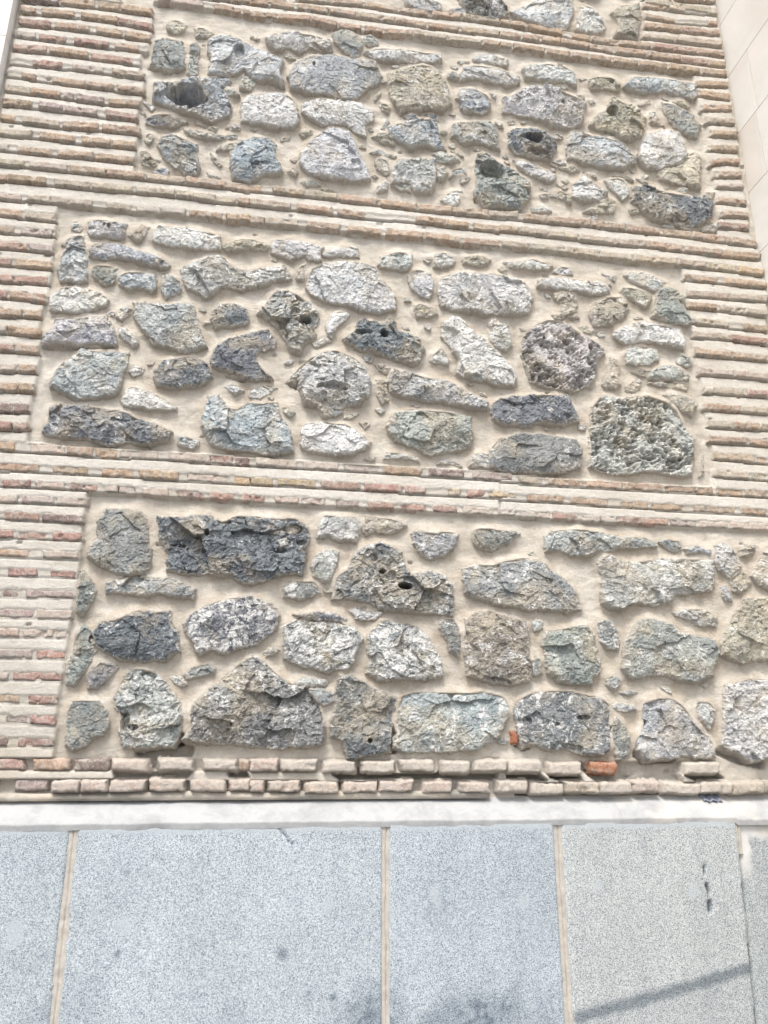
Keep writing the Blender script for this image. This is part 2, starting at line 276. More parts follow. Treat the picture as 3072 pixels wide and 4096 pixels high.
# ------------------------------------------------------------------ measured outlines: tone crop relief(mm) | points
TONE = {'l': (.61, .61, .59), 'm': (.45, .465, .45), 'n': (.455, .48, .50), 'b': (.245, .258, .28), 'w': (.80, .785, .74),
        't': (.52, .48, .40), 's': (.60, .58, .545), 'k': (.37, .38, .365), 'v': (.585, .585, .60), 'g': (.37, .345, .30),
        'd': (.34, .345, .345)}
STONES = """
tA 1105,140 1150,122 1235,150 1225,195 1165,218 1110,185
tA 1285,175 1330,170 1420,210 1380,235 1300,230
kA 1025,250 1100,245 1225,270 1225,440 1130,465 1000,440 1005,340
kA 1265,285 1300,270 1322,300 1320,360 1255,348
mA 1255,355 1320,365 1310,490 1270,505 1240,480
vA 1385,260 1450,225 1530,235 1650,290 1790,350 1880,410 1860,470 1885,570 1790,540 1690,530 1620,470 1500,515 1380,490 1400,395 1378,330
lA 1610,500 1660,470 1690,540 1660,590 1590,580
nA! 1020,545 1130,540 1300,520 1500,510 1530,530 1490,580 1535,700 1510,760 1410,820 1310,770 1210,750 1100,710 1015,670
mA 1505,600 1550,583 1590,625 1515,632
wA 940,645 1020,700 1005,725 960,680
wA 940,735 970,735 965,758
bA 975,775 1040,752 1150,755 1250,805 1200,820 1120,835 1050,830 970,810
nA 1215,840 1330,865 1480,895 1570,880 1575,920 1480,922 1340,910 1240,890
tA 965,880 1010,870 1030,900 980,945 955,920
nA 1040,955 1080,895 1150,885 1250,930 1310,950 1300,1010 1330,1100 1300,1150 1220,1150 1130,1080 1080,1040
tA 930,990 970,985 1050,1090 1000,1105 935,1070
nA 1010,1130 1080,1100 1120,1115 1110,1150 1040,1145
tA 1395,1000 1475,1085 1455,1095 1400,1040
lA 1375,1130 1460,1160 1465,1185 1380,1155
lA 1445,965 1560,945 1590,965 1520,995 1440,990
nA 1535,1010 1600,930 1690,905 1790,910 1830,950 1825,1010 1870,1130 1860,1155 1740,1165 1650,1215 1540,1180 1520,1090
lA 1530,815 1590,815 1590,855 1530,855
wA 1600,680 1655,625 1750,610 1900,620 1965,680 1985,800 1940,850 1830,850 1690,820 1600,800 1590,740
tA 1285,780 1350,805 1360,830 1300,810
tA 1390,830 1440,838 1430,870 1385,850
lB 100,240 170,215 300,210 440,235 540,270 545,330 510,342 400,310 330,350 270,320 170,330 105,290
kB 545,225 600,185 680,200 740,250 755,295 720,370 680,385 610,320 560,280
mB 750,240 800,215 855,270 855,295 790,305 755,270
wB 765,345 880,315 1030,320 1160,345 1270,350 1275,400 1225,415 1060,410 940,405 820,385
mB 250,500 300,420 400,360 560,370 700,390 830,410 860,460 855,540 760,610 700,665 600,660 490,630 370,620 270,580
tB 920,480 1000,455 1110,430 1200,440 1265,490 1310,560 1335,690 1280,735 1180,720 1000,740 940,650 920,560
mB 1320,480 1345,458 1385,480 1375,520 1315,505
lB 1400,480 1420,440 1500,432 1659,455 1720,475 1789,500 1789,545 1700,560 1600,540 1500,525 1400,525
lB 1485,385 1520,350 1600,355 1715,390 1710,440 1640,430 1490,400
nB 1375,620 1400,575 1500,590 1590,640 1590,720 1540,755 1430,740 1370,650
wB 345,690 440,650 640,665 740,690 820,740 820,800 760,830 770,900 700,880 620,830 560,820 480,835 400,790 350,740
vB 330,1020 400,930 550,830 660,870 700,960 760,1080 800,1180 730,1200 600,1195 500,1180 390,1160 330,1090
tB 330,870 380,850 430,860 420,890 350,895
tB 205,900 270,895 260,915 210,920
bB 1020,760 1100,750 1120,780 1060,805
bB 1165,745 1245,745 1250,790 1200,780
lB 870,845 910,780 925,800 900,870
nB 915,840 1000,810 1100,790 1190,780 1240,820 1260,900 1300,990 1230,985 1150,960 1070,990 1000,940 920,880
tB 810,895 870,870 950,900 960,950 880,940
mB 1345,820 1480,800 1600,810 1640,860 1659,990 1560,960 1420,950 1340,900
dB 795,1005 860,985 970,1030 960,1042 860,1015
tB 830,1060 860,1040 920,1060 930,1150 900,1160 850,1110
lB 975,1060 1080,1050 1230,1060 1240,1200 1200,1270 1100,1270 1060,1215 940,1215 950,1130
lB 1205,1020 1260,1000 1390,1040 1400,1070 1340,1080 1220,1070
mB 1335,990 1360,985 1420,1030 1380,1025
lB 1250,1110 1290,1090 1315,1140 1270,1190 1240,1180
lB 1340,1120 1430,1100 1440,1150 1380,1150 1330,1170
wB 1270,1320 1330,1270 1410,1250 1390,1340 1350,1370
kB! 1490,1070 1510,1010 1580,1010 1660,1080 1760,1120 1860,1210 1865,1290 1800,1390 1659,1380 1560,1370 1490,1300 1500,1180
lB 850,1230 900,1180 925,1210 910,1260 850,1270
mB 932,1222 1050,1215 1070,1265 1000,1255
tB 250,1130 300,1095 320,1130 300,1160
tB 855,660 930,690 920,740 870,710
tB 820,640 860,590 880,600 830,660
tB 480,1240 540,1235 560,1255 500,1255
lB 340,1195 420,1190 470,1215 380,1225
mB 1010,-40 1130,-40 1270,10 1275,70 1180,75 1090,60 1040,30
nB 1330,60 1370,40 1430,55 1435,100 1380,95 1330,80
dB~ 1380,-40 1659,-40 1720,60 1720,110 1659,120 1560,130 1480,100 1430,60 1400,20
lC 70,75 130,50 200,20 260,-30 480,-30 490,90 440,190 370,205 240,160 130,120
wC 515,150 530,60 560,20 620,50 680,110 705,180 640,220 560,215 510,190
tC 740,80 790,30 870,25 930,10 940,90 920,170 915,255 830,250 770,230 790,170 770,120
lC 150,450 180,420 300,420 420,430 500,470 515,570 440,550 330,540 180,500
tC 590,520 640,500 760,510 800,550 795,595 700,580 610,580
nC 820,570 890,500 1040,510 1130,520 1300,550 1320,610 1280,655 1160,620 1060,600 960,615 870,590
lC! 20,650 110,620 150,575 260,570 400,590 500,640 575,680 560,760 530,850 430,855 340,840 300,800 130,760 20,740
tC! 700,730 750,625 830,680 900,700 970,790 960,850 940,910 860,940 780,910 690,880 600,830 640,760
tC 925,680 1005,650 1005,675 930,690
kC 1080,670 1180,700 1280,760 1340,830 1310,910 1220,880 1130,800 1080,710
tC 1150,670 1220,650 1265,690 1250,710 1190,700
bC! 50,870 100,845 250,855 330,920 375,970 340,1060 270,1055 110,1020 60,960
nC 450,920 490,865 600,890 780,930 870,1000 900,1050 830,1130 700,1110 620,1090 560,1080 450,1050 440,980
wC 930,980 980,890 1080,860 1180,880 1230,950 1240,1040 1180,1100 1090,1110 1060,1130 960,1100 920,1040
tC 1050,1130 1130,1110 1200,1090 1250,1030 1300,1000 1340,1040 1330,1150 1330,1250 1180,1220 1060,1190
tC 1000,800 1040,750 1100,840 1060,830
lC 90,1050 160,1060 300,1120 380,1160 370,1190 310,1200 210,1160 120,1100
lC 350,900 380,865 430,905 395,915
tC 400,1100 500,1090 540,1120 480,1135
bC 880,1050 920,1010 900,1090 860,1085
wC 480,1230 570,1145 620,1200 680,1250 720,1280 660,1340 560,1340 480,1300
lC 700,1190 780,1175 840,1200 860,1290 820,1320 750,1260
tC 650,1350 740,1310 780,1340 770,1410 700,1400 620,1420 560,1400
bC 870,1240 960,1230 1080,1270 1190,1290 1300,1310 1420,1340 1410,1440 1310,1510 1230,1500 1120,1490 1000,1450 930,1370 880,1330
dC 1340,1310 1370,1270 1430,1270 1410,1320
mC 570,1445 650,1415 650,1450 600,1460
nC 820,1470 870,1465 870,1490 830,1485
nC 1080,1490 1160,1490 1160,1520 1100,1510
lC 1330,1480 1450,1470 1440,1530 1350,1530
lC 210,1370 290,1350 350,1390 280,1400 220,1395
tC 380,1240 470,1290 480,1340 400,1300
tC 860,1380 910,1370 930,1400 880,1410
mC 1180,1490 1290,1480 1300,1520 1230,1520
tC 750,1160 860,1160 890,1195 820,1180
tC 560,1130 640,1150 650,1170 590,1160
lC 1000,740 1035,735 1020,780 1000,770
lD 470,150 500,130 545,180 530,210 470,185
mD 410,290 440,250 465,240 430,300
nD 400,380 470,240 560,225 575,340 575,540 500,540 400,530 380,470 390,420
vD 585,140 650,125 750,140 840,160 825,240 790,260 700,245 600,235 580,190
tD 850,235 900,200 940,150 990,175 960,230 930,275 890,275
wD+ 1015,220 1060,165 1200,180 1330,200 1460,230 1465,320 1380,330 1250,320 1100,290 1015,265
tD 1470,300 1560,260 1660,255 1780,295 1770,325 1659,320 1600,330 1500,325
nD 590,330 620,285 760,285 900,325 1050,370 1130,430 1120,450 1000,435 880,400 760,390 650,390 590,380
kD 610,430 680,425 780,445 770,500 740,545 690,555 640,520 610,490
nD 780,500 850,465 960,475 1030,485 1030,570 1000,600 940,575 850,590 790,550
nD 1070,500 1120,490 1190,530 1200,590 1160,630 1100,650 1070,600
wD+ 330,640 370,600 460,570 560,575 660,610 715,650 700,690 600,735 540,750 440,740 335,725
lD 1190,460 1250,420 1380,380 1480,380 1530,440 1659,470 1760,440 1890,430 1930,510 1820,540 1700,570 1600,590 1500,575 1440,600 1370,645 1300,600 1240,590 1210,520
vD 290,900 340,850 360,790 450,790 560,775 690,765 740,820 760,880 775,960 650,950 500,965 380,960 285,955
tD 770,740 830,720 850,750 800,790 765,770
lD 800,710 840,690 870,720 830,735
wD 775,860 800,830 860,870 915,940 880,965 820,920 780,890
mD 885,680 990,670 1100,690 1170,680 1270,670 1300,740 1320,850 1360,930 1370,970 1290,1005 1220,1015 1120,970 1010,950 960,880 890,760
nD 345,1160 400,1090 470,1050 540,985 620,1000 720,1000 840,1010 850,1080 820,1130 800,1240 760,1290 650,1310 510,1325 430,1290 335,1240
wD 850,1130 900,1090 950,1110 940,1140 880,1160
lD 975,1070 1025,1060 1010,1080 975,1085
bD 1020,1130 1080,1060 1200,1040 1300,1040 1390,1090 1410,1170 1350,1210 1250,1240 1130,1245 1035,1230 1020,1170
wD+ 800,1310 830,1250 900,1230 980,1260 1060,1300 1170,1370 1170,1390 1050,1395 930,1385 820,1360
bD 270,1540 290,1490 320,1470 330,1370 400,1355 560,1360 700,1380 830,1400 900,1440 1050,1490 1150,1540 1120,1590 1000,1630 850,1610 700,1620 560,1590 400,1580
nD+ 1175,1560 1250,1570 1320,1590 1325,1620 1280,1645 1180,1620
bD 1405,730 1450,685 1560,680 1640,720 1659,780 1640,820 1560,830 1430,845 1400,780
bD 1400,1060 1430,960 1550,910 1659,880 1780,850 1830,930 1820,980 1720,1000 1700,1050 1750,1130 1800,1180 1700,1190 1640,1190 1560,1140 1410,1105
lD 1490,1230 1540,1210 1620,1260 1560,1290
wD 1650,1275 1730,1220 1840,1235 1790,1280 1720,1310 1655,1300
nD 1335,1500 1350,1380 1380,1290 1450,1290 1500,1370 1570,1390 1640,1340 1720,1345 1850,1340 1860,1420 1920,1520 1940,1620 1945,1670 1800,1685 1650,1665 1500,1660 1400,1630 1370,1560
lE 130,290 170,260 260,250 400,280 490,310 470,350 470,400 390,400 360,370 270,390 150,350
lE 480,340 560,310 700,300 720,320 725,375 600,370 480,370
tE 305,500 340,420 385,410 385,450 360,530 310,525
lE 390,500 410,450 510,410 620,400 760,410 830,450 860,520 930,580 965,640 960,720 870,750 740,740 640,700 560,690 420,630 380,580
lE 870,370 980,340 1080,360 1080,430 1050,465 950,455 850,425
lE 1220,370 1240,345 1310,345 1360,390 1350,430 1270,450 1220,440
lE 1155,390 1190,370 1210,390 1180,415
tE 1410,385 1440,365 1550,365 1610,385 1580,430 1520,435 1420,410
lE 1060,540 1050,490 1110,455 1200,480 1225,540 1210,620 1190,655 1110,620 1075,590
tE 1090,690 1130,680 1220,710 1250,750 1200,770 1110,765
lE+ 1255,520 1330,490 1450,475 1600,485 1720,510 1830,540 1870,600 1880,660 1850,740 1790,760 1659,755 1560,760 1450,740 1340,740 1270,700 1250,620
dE! 45,750 100,690 170,600 260,600 330,630 400,690 460,750 450,800 420,860 450,890 370,960 330,1020 270,1000 230,930 170,830 100,780
wE 500,830 540,750 640,735 660,760 590,830 540,920 510,900
wE 410,950 500,900 540,930 440,970
bE! 620,920 700,860 720,790 760,780 790,800 830,800 880,820 930,775 970,800 980,860 1070,890 1130,920 1165,990 1130,1070 1080,1100 980,1060 850,1020 740,1000 640,940
lE 1190,1060 1280,960 1320,1060 1310,1085 1200,1065
wE 1270,900 1280,810 1330,760 1390,770 1440,820 1490,880 1560,940 1640,1000 1740,1090 1770,1180 1750,1225 1640,1225 1560,1200 1460,1180 1370,1150 1380,1070 1330,960
lE 1580,820 1610,775 1640,790 1600,860
lE 1590,870 1650,810 1720,830 1740,960 1700,1000 1640,990 1590,930
lE! 330,1130 400,1060 480,1010 560,990 680,1040 760,1100 800,1190 800,1290 740,1340 640,1370 520,1440 480,1440 440,1370 360,1350 330,1250
lE 245,1190 330,1110 400,1040 430,1020 360,1120 320,1170 300,1215
tE 830,1090 880,1075 930,1110 910,1160 860,1130
tE 835,1190 890,1180 910,1220 920,1330 880,1350 850,1300
mE 915,1200 960,1120 1060,1140 1170,1180 1310,1190 1400,1240 1480,1290 1580,1340 1570,1390 1440,1380 1280,1350 1120,1330 1000,1300 930,1270
mE 900,1490 960,1410 1060,1385 1200,1400 1350,1410 1470,1440 1480,1560 1450,1640 1400,1650 1300,1670 1190,1690 1080,1640 980,1600 920,1540
wE+ 330,1530 370,1480 500,1470 650,1490 760,1560 800,1600 790,1640 690,1690 560,1690 440,1670 350,1640
tE 730,1470 800,1460 800,1490 760,1510
mE 500,1385 560,1380 620,1400 560,1430
tH 765,215 790,190 835,205 830,230 785,230
lH 890,220 910,175 980,180 1110,210 1130,240 1020,220
lH 1250,250 1310,210 1400,255 1410,270 1340,250
lH 1460,265 1480,190 1560,180 1610,230 1659,270 1600,280
lF -100,400 0,400 100,385 235,430 215,460 100,455 -60,440
lF 235,470 280,435 350,450 370,490 300,495
lF 125,570 140,520 260,510 400,530 520,530 600,570 610,600 580,625 500,625 430,610 300,590 160,590
lF 565,480 660,490 650,530 600,510
lF 715,490 770,460 880,490 990,545 940,590 900,605 800,560 740,520
tF 680,600 700,575 800,590 890,630 880,670 850,705 780,670 710,640
kF 900,770 920,620 970,575 1040,580 1110,650 1110,720 1150,800 1140,830 1060,830 960,810
tF 240,620 300,605 380,620 400,660 390,720 410,780 370,800 300,785 290,700 250,650
tF 470,760 510,670 600,640 710,645 740,700 690,790 600,830 520,835
tF 230,760 290,750 300,800 240,790
sF~ 30,900 100,840 200,790 330,820 400,880 480,920 560,960 575,1020 530,1060 520,1150 470,1240 370,1270 200,1250 90,1200 60,1120 30,1030
tF 390,840 460,830 490,880 450,885
wF 635,870 700,830 820,800 960,830 1090,860 1110,930 1100,990 1000,970 880,940 760,955 690,940 640,900
lF 710,1010 770,965 850,970 930,990 935,1060 880,1090 780,1090 720,1080
lF 1060,1060 1080,1010 1150,1030 1160,1080 1130,1105 1060,1080
mF 870,1130 990,1090 1050,1100 1135,1150 1135,1200 1000,1195 880,1180
tF 880,1205 1000,1205 1130,1210 1130,1260 1020,1240 920,1220
tF 770,1130 860,1110 860,1165 810,1160
tF 560,1220 600,1130 610,1040 660,1050 680,1110 660,1160 690,1230 650,1250 580,1240
tF 720,1230 760,1195 820,1225 780,1275 720,1260
sF~ 490,1380 560,1290 700,1310 870,1290 990,1340 1060,1400 1110,1500 1180,1580 1170,1680 1150,1830 1050,1830 900,1800 760,1815 600,1815 490,1770 480,1600
tF 970,1290 1040,1280 1150,1310 1190,1360 1160,1430 1100,1400 1020,1340
bF -190,1380 -120,1310 0,1295 150,1290 340,1295 380,1370 410,1460 310,1495 160,1480 40,1500 -80,1490 -170,1450
lF 410,1480 460,1490 450,1520 415,1510
kI -190,170 -120,90 0,50 120,50 250,70 390,90 430,160 420,290 330,315 100,315 -60,310 -180,280 -195,220
tI 1220,240 1240,190 1245,320 1210,340
kG 640,640 700,550 820,550 940,565 970,620 970,700 985,800 1000,910 960,990 860,1000 760,990 690,940 580,870 600,800 640,740
nG 705,1050 760,1010 860,1005 990,1005 1120,1010 1220,1040 1300,1090 1280,1140 1180,1140 1060,1110 940,1130 840,1110 700,1110
bG! 1040,600 1230,610 1350,590 1480,640 1560,600 1700,605 1810,620 1960,615 2040,660 2060,740 2040,800 2020,900 2000,990 1860,995 1750,1035 1640,1050 1530,1010 1380,985 1200,995 1110,970 1115,860 1060,740 1045,680
kG 540,960 600,1000 640,1080 600,1180 540,1260 500,1230 505,1100 520,1000
kG 500,1380 550,1320 600,1350 600,1440 635,1500 600,1580 560,1640 510,1700 480,1730 430,1720 450,1600 490,1480
bG 610,1370 660,1310 780,1290 900,1230 1000,1240 1120,1230 1150,1330 1180,1370 1195,1500 1090,1560 950,1560 800,1560 700,1510 620,1450
bG+ 1210,1320 1290,1240 1380,1190 1500,1150 1659,1130 1790,1170 1850,1260 1845,1330 1790,1390 1700,1460 1600,1480 1500,1520 1400,1490 1330,1530 1280,1450 1240,1380
kJ 590,290 650,245 740,250 780,280 740,330 700,370 640,425 580,420 575,360
kJ 435,590 480,500 560,500 660,495 700,560 720,640 700,700 620,760 560,810 480,830 430,800
lJ! 750,480 790,400 850,290 930,285 1030,310 1080,360 1130,440 1200,510 1215,640 1190,720 1150,800 1020,810 890,830 820,810 790,700 800,620 760,550
wJ 1115,350 1160,320 1210,350 1250,390 1210,410 1150,380
mJ 1215,330 1270,280 1380,250 1430,285 1410,325 1320,340 1240,360
dJ! 1280,530 1400,420 1500,330 1600,250 1680,200 1750,240 1850,340 1930,390 2060,430 2120,520 2150,620 2150,740 2130,810 2000,810 1870,820 1700,815 1560,800 1440,790 1300,790 1215,760 1260,680 1270,600
mK 395,425 480,420 560,450 560,500 490,535 440,500
lK 300,380 350,345 430,350 510,370 500,405 400,412 310,400
bK 570,440 590,330 650,315 740,370 860,440 980,480 960,560 940,660 930,780 930,850 860,860 740,870 680,895 650,880 620,780 540,740 530,640 560,560
nK 1000,470 1100,440 1250,440 1400,450 1560,440 1690,470 1730,560 1700,680 1620,780 1500,830 1380,850 1250,850 1090,840 1030,850 945,820 950,750 1000,730 970,660
dH+ 230,1330 300,1280 440,1300 560,1300 700,1340 745,1420 720,1500 690,1580 650,1630 500,1640 350,1600 230,1550 225,1450
bH 290,1258 400,1240 560,1240 640,1290 600,1305 480,1290 380,1290
dH+ 780,1400 880,1290 1000,1310 1110,1330 1180,1400 1230,1480 1280,1600 1285,1670 1180,1690 1080,1680 960,1700 860,1690 770,1650 790,1540 780,1470
lH 660,1230 720,1200 780,1230 880,1245 830,1290 700,1290
dH! 555,1150 570,1010 650,960 700,850 780,790 860,780 940,800 1010,840 1020,920 1060,1000 1180,970 1300,1000 1340,1060 1350,1180 1340,1265 1250,1250 1150,1240 1050,1240 900,1230 800,1190 680,1160
lH 405,930 440,860 510,820 585,840 580,920 530,1030 490,1050 420,1000
dH 210,1070 250,1030 440,1040 465,1110 400,1140 320,1160 220,1140
lH 445,740 460,650 490,590 600,610 720,610 740,680 700,780 600,760 520,745
tH 745,700 770,600 860,610 1000,630 1040,660 1000,690 920,720 830,700 780,730
mH 1075,720 1120,695 1200,715 1300,700 1390,720 1370,790 1300,860 1210,890 1140,860 1080,790
kH 1260,1290 1340,1275 1390,1340 1405,1430 1385,1540 1330,1500 1300,1400 1260,1350
gH 1430,1290 1490,1240 1600,1230 1700,1270 1780,1280 1840,1300 1855,1400 1850,1500 1870,1560 1870,1650 1860,1715 1730,1720 1620,1710 1450,1660 1420,1500 1425,1400
kH 1480,700 1520,680 1640,690 1760,700 1800,720 1700,790 1620,830 1530,820 1490,770
mH 1420,960 1480,920 1600,930 1700,900 1800,880 1940,900 2000,960 2080,1010 2150,1080 2180,1150 2210,1220 2100,1240 1960,1235 1840,1225 1750,1200 1620,1190 1540,1160 1430,1110 1410,1030
mI 180,740 230,700 400,690 560,710 700,740 850,750 930,780 920,810 830,810 700,810 560,840 480,860 360,870 280,830 180,840
nI 945,770 1000,755 1090,770 1100,820 1050,845 980,810
nI 1110,820 1190,795 1290,830 1280,860 1200,850 1130,850
lI 560,1000 520,910 620,855 700,900 860,900 960,880 1180,890 1300,900 1310,1050 1290,1100 1160,1120 1040,1120 1020,1180 920,1200 800,1180 700,1230 620,1220 560,1180 560,1100
lI 1035,1240 1120,1215 1260,1230 1330,1280 1320,1330 1220,1340 1130,1300
wI 105,1310 130,1285 175,1300 175,1350 115,1365
mI 150,1440 180,1370 300,1350 450,1320 510,1390 530,1480 550,1580 550,1650 490,1690 500,1720 400,1720 270,1700 210,1640 190,1540
dI+ 520,1350 550,1295 630,1300 670,1370 680,1440 665,1490 600,1490 550,1430
mI 700,1480 730,1390 820,1280 920,1290 1010,1310 1080,1380 1200,1400 1310,1420 1340,1500 1300,1600 1290,1670 1180,1710 1060,1690 960,1660 860,1670 740,1690 690,1620 700,1550
lI 1300,900 1310,790 1380,770 1440,850 1480,940 1400,1020 1330,960
tI 1400,1030 1500,960 1550,1050 1490,1110 1430,1100
lI 1340,1070 1390,1060 1430,1160 1380,1160
tI 1480,830 1560,780 1600,800 1560,860 1480,870
tI 1550,1000 1600,900 1659,800 1800,780 1850,1000 1720,1130 1659,1100 1600,1060
tI 1360,1400 1420,1280 1500,1150 1659,1150 1800,1150 1900,1300 1850,1560 1700,1560 1590,1560 1500,1590 1430,1560 1350,1520 1340,1450
mL 600,400 590,360 640,330 690,350 680,400 640,440
nL 680,450 740,430 800,445 740,470
lL 635,540 660,510 780,530 790,560 700,575 650,560
kL 630,620 650,605 700,650 750,740 745,830 700,900 660,900 640,800 625,720
dL -40,560 0,500 100,445 340,430 450,460 560,480 615,530 615,640 615,740 615,850 560,870 500,860 430,860 340,830 200,830 100,790 30,820 0,720
vL 785,770 830,690 830,600 830,520 930,480 1040,490 1110,540 1180,650 1260,720 1310,810 1325,880 1250,885 1160,870 1050,880 940,895 870,900 820,870 790,830
wL 1180,560 1210,500 1280,510 1315,560 1310,620 1280,690 1220,630
lL+ 1370,480 1380,400 1480,370 1560,355 1659,365 1800,370 1850,600 1800,880 1600,900 1550,910 1480,860 1400,830 1340,800 1370,720 1360,600
kL 95,270 120,200 150,220 160,320 110,340
"""
# hollows eaten into stones: crop x,y rx,ry depth(mm)
HOLLOWS = """
A 1235,640 115,55 150
A 1590,345 35,30 22
C 215,925 48,18 80
C 250,1015 60,12 18
C 745,740 28,24 50
C 440,615 30,16 14
B 1610,1130 66,50 40
B 45,1090 14,8 10
B 425,430 8,14 12
B 700,1090 30,16 12
E 365,795 34,18 60
E 340,640 40,20 20
E 300,740 30,16 10
E 890,890 26,24 45
E 740,880 60,12 20
E 560,1250 90,18 28
H 1030,1070 40,18 60
H 880,975 20,14 30
H 935,1000 30,24 16
H 820,880 24,24 14
H 285,690 60,26 16
H 210,830 26,14 18
H 340,780 30,14 12
G 1375,720 16,18 22
G 1180,800 50,12 14
G 1490,640 40,12 12
G 600,1420 14,24 20
D 725,178 10,12 14
D 690,165 8,8 8
D 465,470 30,34 10
D 1580,1350 14,12 16
F 320,945 24,14 26
F 405,935 30,22 16
F 480,980 14,18 22
F 170,912 12,12 14
F 75,1010 24,12 14
F 370,995 10,10 12
J 975,350 55,40 14
J 830,650 30,60 20
J 880,680 36,18 24
J 790,600 30,18 16
K 797,768 14,16 22
L 60,640 24,24 14
L 430,615 40,14 12
L 255,660 14,10 12
L 830,650 26,20 24
L 600,850 20,14 16
I 780,1200 40,14 24
"""

